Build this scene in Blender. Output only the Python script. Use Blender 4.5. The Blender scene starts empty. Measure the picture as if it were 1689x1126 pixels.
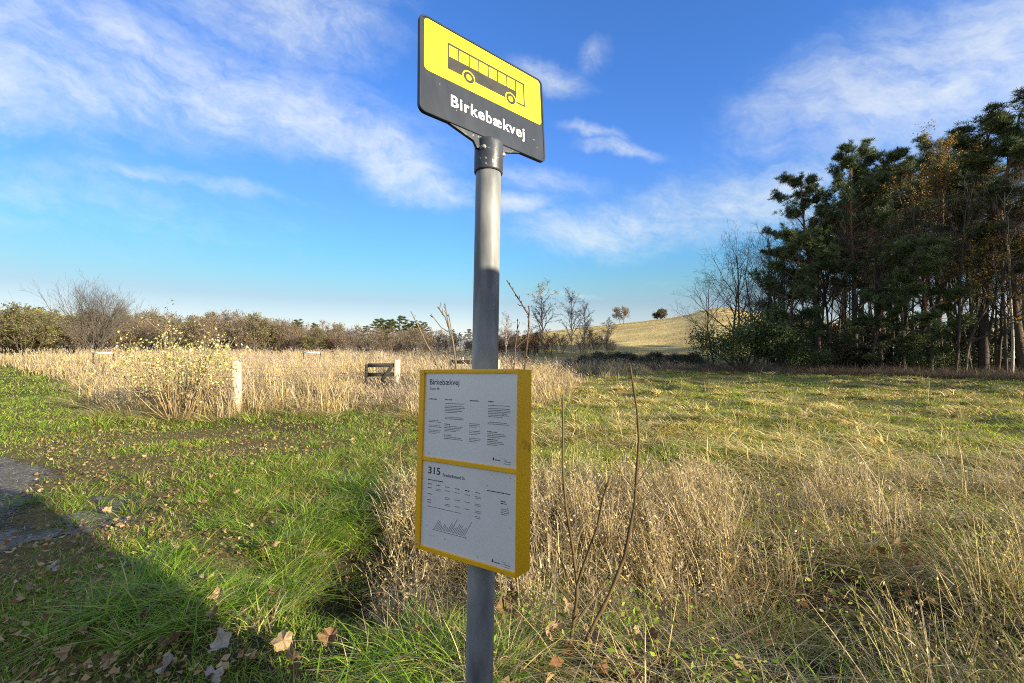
import bpy, bmesh, math, random
import numpy as np
from mathutils import Vector, Matrix

rng = np.random.default_rng(7)
random.seed(7)
R = math.radians
scene = bpy.context.scene
COL = scene.collection

# ------------------------------------------------------------------ camera maths
W, H, FPX = 1689.0, 1126.0, 750.0
EYE = 1.6
PITCH, ROLL = R(1.0), -0.00739
LEAN = 0.08827587 - PITCH            # how far the bus stop leans back from the road


def ray(px, py, pitch=PITCH, roll=ROLL):
    xc = (px - W / 2) / FPX
    zc = -(py - H / 2) / FPX
    cr, sr = math.cos(roll), math.sin(roll)
    x, z = xc * cr + zc * sr, -xc * sr + zc * cr
    cp, sp = math.cos(pitch), math.sin(pitch)
    return np.array([x, cp - z * sp, sp + z * cp])


def az_of(px, py=576):
    d = ray(px, py)
    return math.atan2(d[0], d[1])


SUN_AZ, SUN_EL = R(124), R(15)
SUN = np.array([math.sin(SUN_AZ) * math.cos(SUN_EL), math.cos(SUN_AZ) * math.cos(SUN_EL), math.sin(SUN_EL)])

# ------------------------------------------------------------------ noise + terrain
_tab = np.random.default_rng(3).random((256, 256))


def vnoise(x, y, s, o=0):
    x = np.asarray(x, float) / s + 17.3 * o + 1000
    y = np.asarray(y, float) / s + 31.7 * o + 1000
    xi, yi = np.floor(x).astype(int), np.floor(y).astype(int)
    fx, fy = x - xi, y - yi
    fx, fy = fx * fx * (3 - 2 * fx), fy * fy * (3 - 2 * fy)
    a = _tab[xi % 256, yi % 256]; b = _tab[(xi + 1) % 256, yi % 256]
    c = _tab[xi % 256, (yi + 1) % 256]; d = _tab[(xi + 1) % 256, (yi + 1) % 256]
    return (a * (1 - fx) + b * fx) * (1 - fy) + (c * (1 - fx) + d * fx) * fy


def fbm(x, y, s, o=0):
    return (vnoise(x, y, s, o) * 4 + vnoise(x, y, s / 2.1, o + 1) * 2 + vnoise(x, y, s / 4.3, o + 2)) / 7


_cr = [(700, 574), (780, 568), (850, 556), (880, 550), (930, 545), (1000, 537), (1040, 533), (1100, 527), (1135, 521),
       (1155, 515), (1180, 510), (1215, 511), (1260, 521), (1350, 532), (1689, 548)]
_ca, _ct = [], []
for _px, _py in _cr:
    _d = ray(_px, _py)
    _ca.append(math.atan2(_d[0], _d[1])); _ct.append(_d[2] / math.hypot(_d[0], _d[1]))


def smooth(a, b, x):
    t = np.clip((x - a) / (b - a), 0, 1)
    return t * t * (3 - 2 * t)


def hz(x, y):
    x = np.asarray(x, float); y = np.asarray(y, float)
    r = np.hypot(x, y); az = np.arctan2(x, y)
    z = 0.05 * (fbm(x, y, 2.2, 4) - .5) * smooth(1.5, 4, r) + .25 * (fbm(x, y, 9, 6) - .5) * smooth(8, 16, r)
    z = z + smooth(4.6, 7, r) * (1 - smooth(34, 46, r)) * smooth(-.6, 1.2, x) * (.30 * (vnoise(x, y * 1.35, 1.15, 15) - .5) + .12 * (vnoise(x, y, .5, 16) - .5))
    # shallow ditch along the verge, right behind the bus stop
    dd = (x * .35 + y * .94) - 3.1 - .25 * np.sin(x * .9)
    z = z - (.30 * smooth(-2.6, -.9, x) + .22 * np.exp(-((x + .95) / .55) ** 2)) * np.exp(-(dd / .55) ** 2)
    tan = np.interp(az, _ca, _ct, left=0, right=_ct[-1])
    R0 = 150.0
    crest = np.maximum(0, tan * R0 + EYE)
    prof = smooth(62, R0, r) * (1 - .6 * smooth(R0 + 15, 320, r))
    ok = smooth(-.22, -.05, az) * (1 - smooth(1.0, 1.4, az))
    return z + crest * prof * ok


# ------------------------------------------------------------------ object helpers
def tag(o, label=None, cat=None, group=None, kind=None):
    if label: o['label'] = label
    if cat: o['category'] = cat
    if group: o['group'] = group
    if kind: o['kind'] = kind
    return o


def link(o, parent=None):
    COL.objects.link(o)
    if parent is not None:
        o.parent = parent
    return o


def empty(name, loc=(0, 0, 0), rz=0.0):
    o = bpy.data.objects.new(name, None)
    o.empty_display_size = .2
    o.location = loc
    o.rotation_euler = (0, 0, rz)
    return link(o)


class MB:
    """collects vertices, quads/tris and colours with numpy, links them as ONE mesh object"""
    def __init__(s):
        s.v, s.q, s.t, s.c, s.n = [], [], [], [], 0

    def add(s, V, Q=None, T=None, C=(.5, .5, .5)):
        V = np.asarray(V, float).reshape(-1, 3)
        s.v.append(V)
        if Q is not None and len(Q): s.q.append(np.asarray(Q, np.int64).reshape(-1, 4) + s.n)
        if T is not None and len(T): s.t.append(np.asarray(T, np.int64).reshape(-1, 3) + s.n)
        C = np.asarray(C, float)
        s.c.append(np.broadcast_to(C, (len(V), 3)) if C.ndim == 1 else C)
        s.n += len(V)

    def mesh(s, name, mat, smooth_=False, col=True):
        V = np.concatenate(s.v)
        q = np.concatenate(s.q) if s.q else np.zeros((0, 4), np.int64)
        t = np.concatenate(s.t) if s.t else np.zeros((0, 3), np.int64)
        me = bpy.data.meshes.new(name)
        me.vertices.add(len(V)); me.vertices.foreach_set('co', V.astype(np.float32).ravel())
        li = np.concatenate([q.ravel(), t.ravel()]).astype(np.int32)
        me.loops.add(len(li)); me.loops.foreach_set('vertex_index', li)
        st = np.concatenate([np.arange(len(q)) * 4, len(q) * 4 + np.arange(len(t)) * 3]).astype(np.int32)
        me.polygons.add(len(st)); me.polygons.foreach_set('loop_start', st)
        if smooth_:
            me.polygons.foreach_set('use_smooth', np.ones(len(st), bool))
        if col:
            a = me.attributes.new('Col', 'FLOAT_COLOR', 'POINT')
            c = np.concatenate(s.c)
            a.data.foreach_set('color', np.concatenate([c, np.ones((len(c), 1))], 1).astype(np.float32).ravel())
        me.update(calc_edges=True)
        me.materials.append(mat)
        return me

    def build(s, name, mat, parent=None, smooth_=False, loc=None):
        o = bpy.data.objects.new(name, s.mesh(name, mat, smooth_))
        if loc is not None: o.location = loc
        return link(o, parent)


def blades(mb, P, h, w, az, lean, curv, col, tip=None, seg=2, thin=.6, spin=1.2):
    N = len(P)
    if N == 0: return
    h, w, az, lean, curv = [np.broadcast_to(np.asarray(a, float), (N,)) for a in (h, w, az, lean, curv)]
    col = np.broadcast_to(np.asarray(col, float), (N, 3))
    tip = col if tip is None else np.broadcast_to(np.asarray(tip, float), (N, 3))
    t = np.linspace(0, 1, seg + 1)
    hor = h[:, None] * (lean[:, None] * t + curv[:, None] * t ** 2)
    ver = h[:, None] * t * (1 - .4 * np.minimum(1.6, curv + lean * .5)[:, None] * t)
    C = P[:, None, :] + np.stack([hor * np.cos(az)[:, None], hor * np.sin(az)[:, None], ver], 2)
    sa = az + math.pi / 2 + rng.uniform(-spin, spin, N)
    wid = w[:, None] * np.maximum(.12, (1 - t) ** thin)
    off = np.stack([np.cos(sa)[:, None] * wid, np.sin(sa)[:, None] * wid, np.zeros_like(wid)], 2) * .5
    V = np.stack([C - off, C + off], 2)                      # N, seg+1, 2, 3
    base = (np.arange(N) * (seg + 1) * 2)[:, None]
    k = np.arange(seg)[None] * 2
    Q = np.stack([base + k, base + k + 1, base + k + 3, base + k + 2], 2)
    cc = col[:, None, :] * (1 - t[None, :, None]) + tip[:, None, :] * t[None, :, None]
    mb.add(V.reshape(-1, 3), Q.reshape(-1, 4), C=np.repeat(cc.reshape(-1, 3), 2, 0))


def flakes(mb, P, N_, size, col, aspect=.55, fold=.25):
    """leaf shaped faces (two triangles-ish quads folded on the midrib) at P, normals N_"""
    n = len(P)
    if n == 0: return
    size = np.broadcast_to(np.asarray(size, float), (n,))
    N_ = N_ / (np.linalg.norm(N_, axis=1, keepdims=True) + 1e-9)
    a = rng.normal(size=(n, 3)); a -= (a * N_).sum(1)[:, None] * N_
    a /= np.linalg.norm(a, axis=1, keepdims=True) + 1e-9
    b = np.cross(N_, a)
    s = size[:, None]
    A, B = P - a * s * .5, P + a * s * .5
    m = P + N_ * s * fold * .3
    L, Rr = P + b * s * aspect * .5 - N_ * s * fold * .3, P - b * s * aspect * .5 - N_ * s * fold * .3
    V = np.stack([A, L, B, Rr], 1)
    Q = np.arange(n * 4).reshape(n, 4)
    mb.add(V.reshape(-1, 3), Q, C=np.repeat(np.broadcast_to(col, (n, 3)), 4, 0))


def tubes(mb, P0, P1, r0, r1, n, col):
    P0, P1 = np.asarray(P0, float).reshape(-1, 3), np.asarray(P1, float).reshape(-1, 3)
    N = len(P0)
    if N == 0: return
    r0 = np.broadcast_to(np.asarray(r0, float), (N,)); r1 = np.broadcast_to(np.asarray(r1, float), (N,))
    d = P1 - P0
    d /= np.linalg.norm(d, axis=1, keepdims=True) + 1e-9
    up = np.where(np.abs(d[:, 2:3]) > .9, np.array([[1., 0, 0]]), np.array([[0, 0, 1.]]))
    a = np.cross(up, d); a /= np.linalg.norm(a, axis=1, keepdims=True) + 1e-9
    b = np.cross(d, a)
    th = np.arange(n) * 2 * math.pi / n
    ring = a[:, None] * np.cos(th)[None, :, None] + b[:, None] * np.sin(th)[None, :, None]
    V = np.concatenate([P0[:, None] + ring * r0[:, None, None], P1[:, None] + ring * r1[:, None, None]], 1)
    base = (np.arange(N) * 2 * n)[:, None]
    i = np.arange(n)[None]; j = (i + 1) % n
    Q = np.stack([base + i, base + j, base + n + j, base + n + i], 2)
    col = np.asarray(col, float)
    C = np.repeat(np.broadcast_to(col, (N, 3)), 2 * n, 0)
    mb.add(V.reshape(-1, 3), Q.reshape(-1, 4), C=C)


def chain(mb, pts, rads, n, col):
    """one continuous tapered tube along pts"""
    pts = np.asarray(pts, float); k = len(pts)
    d = np.gradient(pts, axis=0)
    d /= np.linalg.norm(d, axis=1, keepdims=True) + 1e-9
    ref = np.array([.3, 1, .1]) if abs(d[0][2]) > .7 else np.array([0, 0, 1.])
    a = np.cross(d, ref); a /= np.linalg.norm(a, axis=1, keepdims=True) + 1e-9
    b = np.cross(d, a)
    th = np.arange(n) * 2 * math.pi / n
    V = pts[:, None] + (a[:, None] * np.cos(th)[None, :, None] + b[:, None] * np.sin(th)[None, :, None]) * np.asarray(rads)[:, None, None]
    i = np.arange(n); j = (i + 1) % n
    Q = np.concatenate([np.stack([r * n + i, r * n + j, (r + 1) * n + j, (r + 1) * n + i], 1) for r in range(k - 1)])
    V = np.concatenate([V.reshape(-1, 3), pts[-1:]])
    T = np.stack([(k - 1) * n + i, (k - 1) * n + j, np.full(n, k * n)], 1)
    mb.add(V, Q, T, C=col)


# ------------------------------------------------------------------ materials
def mat_new(name):
    m = bpy.data.materials.new(name); m.use_nodes = True
    nt = m.node_tree; nt.nodes.clear()
    out = nt.nodes.new('ShaderNodeOutputMaterial')
    return m, nt, out


def N(nt, kind, **kw):
    n = nt.nodes.new(kind)
    for k, v in kw.items():
        if k.startswith('i_'):
            n.inputs[int(k[2:]) if k[2:].isdigit() else k[2:].replace('_', ' ')].default_value = v
        else:
            setattr(n, k, v)
    return n


def mat_leafy(name, trans=.35, rough=.6, spec=.25):
    m, nt, out = mat_new(name)
    at = N(nt, 'ShaderNodeAttribute', attribute_name='Col')
    pb = N(nt, 'ShaderNodeBsdfPrincipled')
    pb.inputs['Roughness'].default_value = rough
    pb.inputs['Specular IOR Level'].default_value = spec
    tr = N(nt, 'ShaderNodeBsdfTranslucent')
    mx = N(nt, 'ShaderNodeMixShader'); mx.inputs[0].default_value = trans
    L = nt.links.new
    L(at.outputs['Color'], pb.inputs['Base Color'])
    L(at.outputs['Color'], tr.inputs['Color'])
    L(pb.outputs[0], mx.inputs[1]); L(tr.outputs[0], mx.inputs[2]); L(mx.outputs[0], out.inputs[0])
    return m


def mat_noise(name, c1, c2, scale=20, rough=.7, metallic=0, bump=0, detail=6, lo=.35, hi=.65, stretch=(1, 1, 1), spec=.4, c3=None, s3=80, t3=.62):
    m, nt, out = mat_new(name)
    L = nt.links.new
    tc = N(nt, 'ShaderNodeTexCoord'); mp = N(nt, 'ShaderNodeMapping')
    mp.inputs['Scale'].default_value = stretch
    L(tc.outputs['Object'], mp.inputs[0])
    nz = N(nt, 'ShaderNodeTexNoise'); nz.inputs['Scale'].default_value = scale; nz.inputs['Detail'].default_value = detail
    L(mp.outputs[0], nz.inputs['Vector'])
    cr = N(nt, 'ShaderNodeValToRGB')
    cr.color_ramp.elements[0].position = lo; cr.color_ramp.elements[0].color = (*c1, 1)
    cr.color_ramp.elements[1].position = hi; cr.color_ramp.elements[1].color = (*c2, 1)
    L(nz.outputs[0], cr.inputs[0])
    pb = N(nt, 'ShaderNodeBsdfPrincipled')
    pb.inputs['Roughness'].default_value = rough; pb.inputs['Metallic'].default_value = metallic
    pb.inputs['Specular IOR Level'].default_value = spec
    src = cr.outputs[0]
    if c3 is not None:
        n3 = N(nt, 'ShaderNodeTexNoise'); n3.inputs['Scale'].default_value = s3; n3.inputs['Detail'].default_value = 4
        L(mp.outputs[0], n3.inputs['Vector'])
        r3 = N(nt, 'ShaderNodeMapRange'); r3.inputs[1].default_value = t3; r3.inputs[2].default_value = t3 + .04
        L(n3.outputs[0], r3.inputs[0])
        mx = N(nt, 'ShaderNodeMix', data_type='RGBA'); mx.inputs[7].default_value = (*c3, 1)
        L(r3.outputs[0], mx.inputs[0]); L(src, mx.inputs[6]); src = mx.outputs[2]
    L(src, pb.inputs['Base Color'])
    if bump:
        bp = N(nt, 'ShaderNodeBump'); bp.inputs['Strength'].default_value = bump; bp.inputs['Distance'].default_value = .01
        L(nz.outputs[0], bp.inputs['Height']); L(bp.outputs[0], pb.inputs['Normal'])
    L(pb.outputs[0], out.inputs[0])
    return m


def mat_bark(name, rough=.9):
    m, nt, out = mat_new(name)
    L = nt.links.new
    at = N(nt, 'ShaderNodeAttribute', attribute_name='Col')
    tc = N(nt, 'ShaderNodeTexCoord'); mp = N(nt, 'ShaderNodeMapping'); mp.inputs['Scale'].default_value = (6, 6, 1.5)
    L(tc.outputs['Object'], mp.inputs[0])
    nz = N(nt, 'ShaderNodeTexNoise'); nz.inputs['Scale'].default_value = 2.5; nz.inputs['Detail'].default_value = 8
    L(mp.outputs[0], nz.inputs['Vector'])
    mr = N(nt, 'ShaderNodeMapRange'); mr.inputs[1].default_value = .3; mr.inputs[2].default_value = .7
    mr.inputs[3].default_value = .55; mr.inputs[4].default_value = 1.35
    L(nz.outputs[0], mr.inputs[0])
    mx = N(nt, 'ShaderNodeVectorMath', operation='SCALE')
    L(at.outputs['Color'], mx.inputs[0]); L(mr.outputs[0], mx.inputs['Scale'])
    pb = N(nt, 'ShaderNodeBsdfPrincipled'); pb.inputs['Roughness'].default_value = rough
    pb.inputs['Specular IOR Level'].default_value = .2
    L(mx.outputs[0], pb.inputs['Base Color'])
    bp = N(nt, 'ShaderNodeBump'); bp.inputs['Strength'].default_value = .5; bp.inputs['Distance'].default_value = .02
    L(nz.outputs[0], bp.inputs['Height']); L(bp.outputs[0], pb.inputs['Normal'])
    L(pb.outputs[0], out.inputs[0])
    return m


M_GRASS = mat_leafy('grass_blades', .46, .5, .3)
M_STRAW = mat_leafy('dry_grass', .3, .6, .25)
M_LEAF = mat_leafy('tree_leaves', .3, .5, .3)
M_NEEDLE = mat_leafy('pine_needles', .12, .5, .3)
M_DEAD = mat_leafy('dead_leaves', .22, .75, .15)
M_BARK = mat_bark('bark')
M_TWIG = mat_leafy('twigs', .0, .8, .2)


# ------------------------------------------------------------------ camera, sun, sky
cr_, sr_, cp_, sp_ = math.cos(ROLL), math.sin(ROLL), math.cos(PITCH), math.sin(PITCH)


def c2w(xc, yc, zc):
    x, z = xc * cr_ + zc * sr_, -xc * sr_ + zc * cr_
    return Vector((x, yc * cp_ - z * sp_, yc * sp_ + z * cp_))


cd = bpy.data.cameras.new('camera')
cd.sensor_width = 36; cd.lens = 36 * FPX / W; cd.clip_start = .05; cd.clip_end = 3000
cam = link(bpy.data.objects.new('camera', cd))
rx, uy, bz = c2w(1, 0, 0), c2w(0, 0, 1), -c2w(0, 1, 0)
cam.matrix_world = Matrix(((rx.x, uy.x, bz.x, 0), (rx.y, uy.y, bz.y, 0), (rx.z, uy.z, bz.z, EYE), (0, 0, 0, 1)))
scene.camera = cam

sl = bpy.data.lights.new('sun', 'SUN')
sl.energy = 5.0; sl.angle = R(.5); sl.color = (1, .885, .66)
so = link(bpy.data.objects.new('sun', sl))
so.rotation_euler = Vector(-SUN).to_track_quat('-Z', 'Y').to_euler()
so.location = (20, -15, 30)

world = bpy.data.worlds.new('World'); scene.world = world
world.use_nodes = True
nt = world.node_tree; nt.nodes.clear(); L = nt.links.new
wo = N(nt, 'ShaderNodeOutputWorld'); bg = N(nt, 'ShaderNodeBackground')
SKY_STRENGTH = .070
bg.inputs[1].default_value = SKY_STRENGTH
L(bg.outputs[0], wo.inputs[0])
sky = N(nt, 'ShaderNodeTexSky', sky_type='NISHITA')
sky.sun_disc = False
sky.sun_elevation = SUN_EL; sky.sun_rotation = SUN_AZ
sky.air_density = 1.0; sky.dust_density = .25; sky.ozone_density = 2.0; sky.altitude = 50
# colour of the clear air by elevation (bluer overhead, cyan low down)
tcs = N(nt, 'ShaderNodeTexCoord'); sxyz = N(nt, 'ShaderNodeSeparateXYZ'); L(tcs.outputs['Generated'], sxyz.inputs[0])
trp = N(nt, 'ShaderNodeValToRGB'); L(sxyz.outputs[2], trp.inputs[0])
TS = 2.0
for i, (p, c) in enumerate(((0, (.95, 1.0, 1.6)), (.05, (.90, .86, 1.06)), (.10, (.76, .78, .88)), (.14, (.70, .94, .97)), (.2, (.62, 1.06, 1.30)),
                            (.37, (.68, 1.12, 1.85)), (.53, (.60, 1.08, 1.85)))):
    e = trp.color_ramp.elements[0] if i == 0 else trp.color_ramp.elements[1] if i == 1 else trp.color_ramp.elements.new(p)
    e.position = p; e.color = tuple(x / TS for x in c) + (1,)
tsc = N(nt, 'ShaderNodeVectorMath', operation='SCALE'); tsc.inputs['Scale'].default_value = TS
L(trp.outputs[0], tsc.inputs[0])
tint = N(nt, 'ShaderNodeVectorMath', operation='MULTIPLY')
L(sky.outputs[0], tint.inputs[0])
side = N(nt, 'ShaderNodeVectorMath', operation='DOT_PRODUCT'); L(tcs.outputs['Generated'], side.inputs[0]); side.inputs[1].default_value = (-.77, .64, 0)
smr = N(nt, 'ShaderNodeMapRange'); smr.inputs[1].default_value = .72; smr.inputs[2].default_value = 1.0; smr.inputs[3].default_value = 1.0; smr.inputs[4].default_value = .76
L(side.outputs['Value'], smr.inputs[0])
tsd = N(nt, 'ShaderNodeVectorMath', operation='SCALE'); L(tsc.outputs[0], tsd.inputs[0]); L(smr.outputs[0], tsd.inputs['Scale'])
L(tsd.outputs[0], tint.inputs[1])


def wm(op, a, b=None, clamp=False):
    n = N(nt, 'ShaderNodeMath', operation=op, use_clamp=clamp)
    for i, x in enumerate((a, b)):
        if x is None: continue
        if isinstance(x, (int, float)): n.inputs[i].default_value = x
        else: L(x, n.inputs[i])
    return n.outputs[0]


def wv(op, a, b):
    n = N(nt, 'ShaderNodeVectorMath', operation=op)
    for i, x in enumerate((a, b)):
        if isinstance(x, (tuple, list)): n.inputs[i].default_value = x
        else: L(x, n.inputs[i])
    return n


tcw = N(nt, 'ShaderNodeTexCoord')
D0 = tcw.outputs['Generated']


def wnoise(vec, scale, detail=5, rough=.55, color=False):
    n = N(nt, 'ShaderNodeTexNoise'); n.inputs['Scale'].default_value = scale
    n.inputs['Detail'].default_value = detail; n.inputs['Roughness'].default_value = rough
    L(vec, n.inputs['Vector'])
    return n.outputs['Color'] if color else n.outputs[0]


warp = wv('SUBTRACT', wnoise(D0, 4.0, 5, .6, True), (.5, .5, .5)).outputs[0]
wsc = N(nt, 'ShaderNodeVectorMath', operation='SCALE'); wsc.inputs['Scale'].default_value = .13
L(warp, wsc.inputs[0])
DW = wv('ADD', D0, wsc.outputs[0]).outputs[0]
CLOUDS = [  # centre, half length, half width (all measured as angles), slope, thickness
    (320, 130, 290, 58, 17, 1.05), (70, 120, 230, 62, 6, 1.0), (500, 190, 90, 34, 24, .8), (560, 235, 130, 36, 34, .40),
    (470, 28, 150, 48, 14, .98), (600, 5, 90, 22, 5, .7), (655, 262, 100, 52, 32, 1.2), (715, 322, 110, 30, 12, 1.0),
    (900, 300, 130, 30, 10, .8), (1010, 372, 190, 48, -6, 1.05), (1240, 335, 260, 60, -10, .95), (1150, 390, 260, 38, -6, .75),
    (1015, 248, 70, 13, 12, 1.1), (985, 222, 64, 12, 16, .95), (905, 126, 66, 24, 18, .9), (978, 96, 22, 28, 60, .85),
    (1600, 110, 190, 70, -18, 1.05), (1450, 120, 42, 34, -50, .62), (1640, 40, 150, 60, -30, .7),
    (310, 302, 170, 14, 8, .78), (90, 330, 280, 66, 6, .62), (230, 395, 320, 36, 4, .52), (100, 260, 300, 30, 8, .42),
    (930, 489, 90, 9, -3, .85), (680, 440, 130, 12, -4, .42), (1085, 470, 80, 8, 0, .45), (350, 470, 300, 16, 2, .35),
    (760, 235, 40, 14, 40, .4), (860, 345, 90, 26, -14, .95), (570, 172, 9, 6, 20, .8), (420, 420, 120, 14, 6, .3),
]
tot = None
for (cx, cy, hl, hw, ang, st) in CLOUDS:
    c = ray(cx, cy); c /= np.linalg.norm(c)
    a = math.radians(ang)
    p1 = ray(cx + 20 * math.cos(a), cy + 20 * math.sin(a)); p1 /= np.linalg.norm(p1)
    u = p1 - c * (p1 @ c); u /= np.linalg.norm(u)
    v = np.cross(c, u)
    k = FPX / (1 + ((cx - W / 2) / FPX) ** 2 + ((cy - H / 2) / FPX) ** 2) ** .5   # px per radian, roughly
    du = wv('DOT_PRODUCT', DW, tuple(u * k / hl)).outputs['Value']
    dv = wv('DOT_PRODUCT', DW, tuple(v * k / hw)).outputs['Value']
    q = wm('ADD', wm('MULTIPLY', du, du), wm('MULTIPLY', dv, dv))
    dc = wm('GREATER_THAN', wv('DOT_PRODUCT', D0, tuple(c)).outputs['Value'], .3)
    g = wm('MULTIPLY', wm('POWER', 2.718, wm('MULTIPLY', q, -1.0)), wm('MULTIPLY', dc, st))
    tot = g if tot is None else wm('MAXIMUM', tot, g)
# streaky ice: noise stretched along the drift of the high clouds
sa_ = ray(430, 165) - ray(250, 110); sa_ /= np.linalg.norm(sa_)
cf = ray(845, 563); sb_ = np.cross(cf, sa_); sb_ /= np.linalg.norm(sb_); sc_ = np.cross(sa_, sb_)
cmb = N(nt, 'ShaderNodeCombineXYZ')
for i, (vec, s) in enumerate(((sa_, 3.2), (sb_, 9.0), (sc_, 6.0))):
    L(wv('DOT_PRODUCT', DW, tuple(vec * s)).outputs['Value'], cmb.inputs[i])
f1 = wnoise(cmb.outputs[0], 1.5, 9, .66)
cm2 = N(nt, 'ShaderNodeCombineXYZ')
for i, (vec, s_) in enumerate(((sa_, 9.0), (sb_, 34.0), (sc_, 22.0))):
    L(wv('DOT_PRODUCT', DW, tuple(vec * s_)).outputs['Value'], cm2.inputs[i])
f2 = wnoise(cm2.outputs[0], 1.0, 7, .68)
f3 = wnoise(DW, 26.0, 6, .6)
fb = wm('ADD', wm('ADD', wm('MULTIPLY', f1, 1.30), wm('MULTIPLY', f2, .75)), wm('MULTIPLY', f3, .35))
vb = N(nt, 'ShaderNodeMapRange', interpolation_type='SMOOTHSTEP'); vb.inputs[1].default_value = .30; vb.inputs[2].default_value = -.25  # unseen cloud veil behind and overhead, added to brighten and whiten shaded surfaces
L(wv('DOT_PRODUCT', D0, (0, .80, -.60)).outputs['Value'], vb.inputs[0])
tot = wm('MAXIMUM', tot, wm('MULTIPLY', vb.outputs[0], 1.05))
den = wm('MULTIPLY', tot, wm('ADD', fb, -.34))
mr = N(nt, 'ShaderNodeMapRange', interpolation_type='SMOOTHSTEP')
mr.inputs[1].default_value = .27; mr.inputs[2].default_value = 1.40; mr.inputs[4].default_value = .84
L(den, mr.inputs[0])
cmx = N(nt, 'ShaderNodeMix', data_type='RGBA')
CL = .385 / SKY_STRENGTH
cmx.inputs[7].default_value = (CL * .98, CL * 1.04, CL * 1.03, 1)
L(mr.outputs[0], cmx.inputs[0]); L(tint.outputs[0], cmx.inputs[6])
L(cmx.outputs[2], bg.inputs[0])

scene.view_settings.view_transform = 'Standard'
scene.view_settings.look = 'None'
scene.view_settings.exposure = 1.3
scene.view_settings.gamma = 1
try:
    scene.cycles.use_denoising = False; scene.cycles.use_adaptive_sampling = False; scene.cycles.filter_width = 1.05; scene.cycles.sample_clamp_indirect = 1.2
    scene.cycles.max_bounces = 6; scene.cycles.diffuse_bounces = 3; scene.cycles.transmission_bounces = 3
    scene.cycles.transparent_max_bounces = 4; scene.cycles.caustics_reflective = False; scene.cycles.caustics_refractive = False
except Exception:
    pass

# ------------------------------------------------------------------ ground and gravel track
def mat_ground():
    m, nt, out = mat_new('ground_soil_and_thatch'); L = nt.links.new
    tc = N(nt, 'ShaderNodeTexCoord')
    at = N(nt, 'ShaderNodeAttribute', attribute_name='Col')
    n1 = N(nt, 'ShaderNodeTexNoise'); n1.inputs['Scale'].default_value = 9; n1.inputs['Detail'].default_value = 9; n1.inputs['Roughness'].default_value = .7
    mp = N(nt, 'ShaderNodeMapping'); L(tc.outputs['Object'], mp.inputs[0]); L(mp.outputs[0], n1.inputs['Vector'])
    mr = N(nt, 'ShaderNodeMapRange'); mr.inputs[1].default_value = .3; mr.inputs[2].default_value = .7; mr.inputs[3].default_value = .5; mr.inputs[4].default_value = 1.5
    L(n1.outputs[0], mr.inputs[0])
    mx = N(nt, 'ShaderNodeVectorMath', operation='SCALE'); L(at.outputs['Color'], mx.inputs[0]); L(mr.outputs[0], mx.inputs['Scale'])
    pb = N(nt, 'ShaderNodeBsdfPrincipled'); pb.inputs['Roughness'].default_value = .95; pb.inputs['Specular IOR Level'].default_value = .1
    L(mx.outputs[0], pb.inputs['Base Color'])
    n2 = N(nt, 'ShaderNodeTexNoise'); n2.inputs['Scale'].default_value = 40; n2.inputs['Detail'].default_value = 6
    L(mp.outputs[0], n2.inputs['Vector'])
    bp = N(nt, 'ShaderNodeBump'); bp.inputs['Strength'].default_value = .8; bp.inputs['Distance'].default_value = .03
    L(n2.outputs[0], bp.inputs['Height']); L(bp.outputs[0], pb.inputs['Normal'])
    L(pb.outputs[0], out.inputs[0])
    return m


def gravel_mask(x, y):
    """1 on the bare gravel of the lay-by at the left, 0 on grass; patchy at its edge"""
    e = np.interp(y, [-6, 1.5, 2.9, 4.0, 5.0, 5.8, 6.6, 7.4], [-2.95, -3.15, -3.5, -4.1, -4.8, -5.7, -7.7, -11])
    d = e - x + 1.5 * (fbm(x, y, 1.3, 20) - .5)
    m = smooth(-.75, .85, d)
    p = smooth(.60, .74, fbm(x, y, .9, 24)) * smooth(-1.6, -.3, d) * (1 - smooth(6.0, 7.2, y))
    return np.clip(np.maximum(m * (1 - smooth(6.4, 7.4, y)), p * .9), 0, 1)


def lin(n, k, ext):
    t = np.linspace(-1, 1, n)
    return np.sinh(t * k) / math.sinh(k) * ext


gx = lin(641, 7.2, 1500); gy = lin(641, 7.2, 1500) + 2.0
X, Y = np.meshgrid(gx, gy, indexing='ij')
Z = hz(X, Y)
rr = np.hypot(X, Y)
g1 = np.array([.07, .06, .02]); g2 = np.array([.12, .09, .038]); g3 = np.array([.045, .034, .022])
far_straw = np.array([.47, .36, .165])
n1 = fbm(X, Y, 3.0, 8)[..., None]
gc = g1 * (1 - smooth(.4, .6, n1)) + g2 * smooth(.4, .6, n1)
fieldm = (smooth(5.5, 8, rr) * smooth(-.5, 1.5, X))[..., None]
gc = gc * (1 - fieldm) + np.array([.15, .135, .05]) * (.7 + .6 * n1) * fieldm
near_r = np.maximum(smooth(0, 1, (4.6 - np.hypot(X - 2, Y - 3)) / 1.5) * (X > -.9), smooth(-2.2, -1.6, X) * (Y < 5.0) * (Y > 1.5) * (X < .5))[..., None]  # dark ditch soil, plus a strip on its left with shade painted into the colour
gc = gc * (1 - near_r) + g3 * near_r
hillm = smooth(70, 95, rr)[..., None]
n2 = fbm(X, Y * 2.2, 7, 9)[..., None]; n3 = vnoise(X * .35, Y * 1.6, 2.2, 12)[..., None]
hc = far_straw * (.60 + .8 * n2) * (.62 + .76 * n3) * np.array([1, 1, 1]) + np.array([-.03, -.005, -.01]) * smooth(.5, .65, n2)
gc = gc * (1 - hillm) + hc * hillm
mb = MB()
n = len(gx)
ii, jj = np.meshgrid(np.arange(n - 1), np.arange(n - 1), indexing='ij')
q = np.stack([ii * n + jj, (ii + 1) * n + jj, (ii + 1) * n + jj + 1, ii * n + jj + 1], -1)
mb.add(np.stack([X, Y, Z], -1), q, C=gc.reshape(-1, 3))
ground = mb.build('ground', mat_ground(), smooth_=True)
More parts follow.
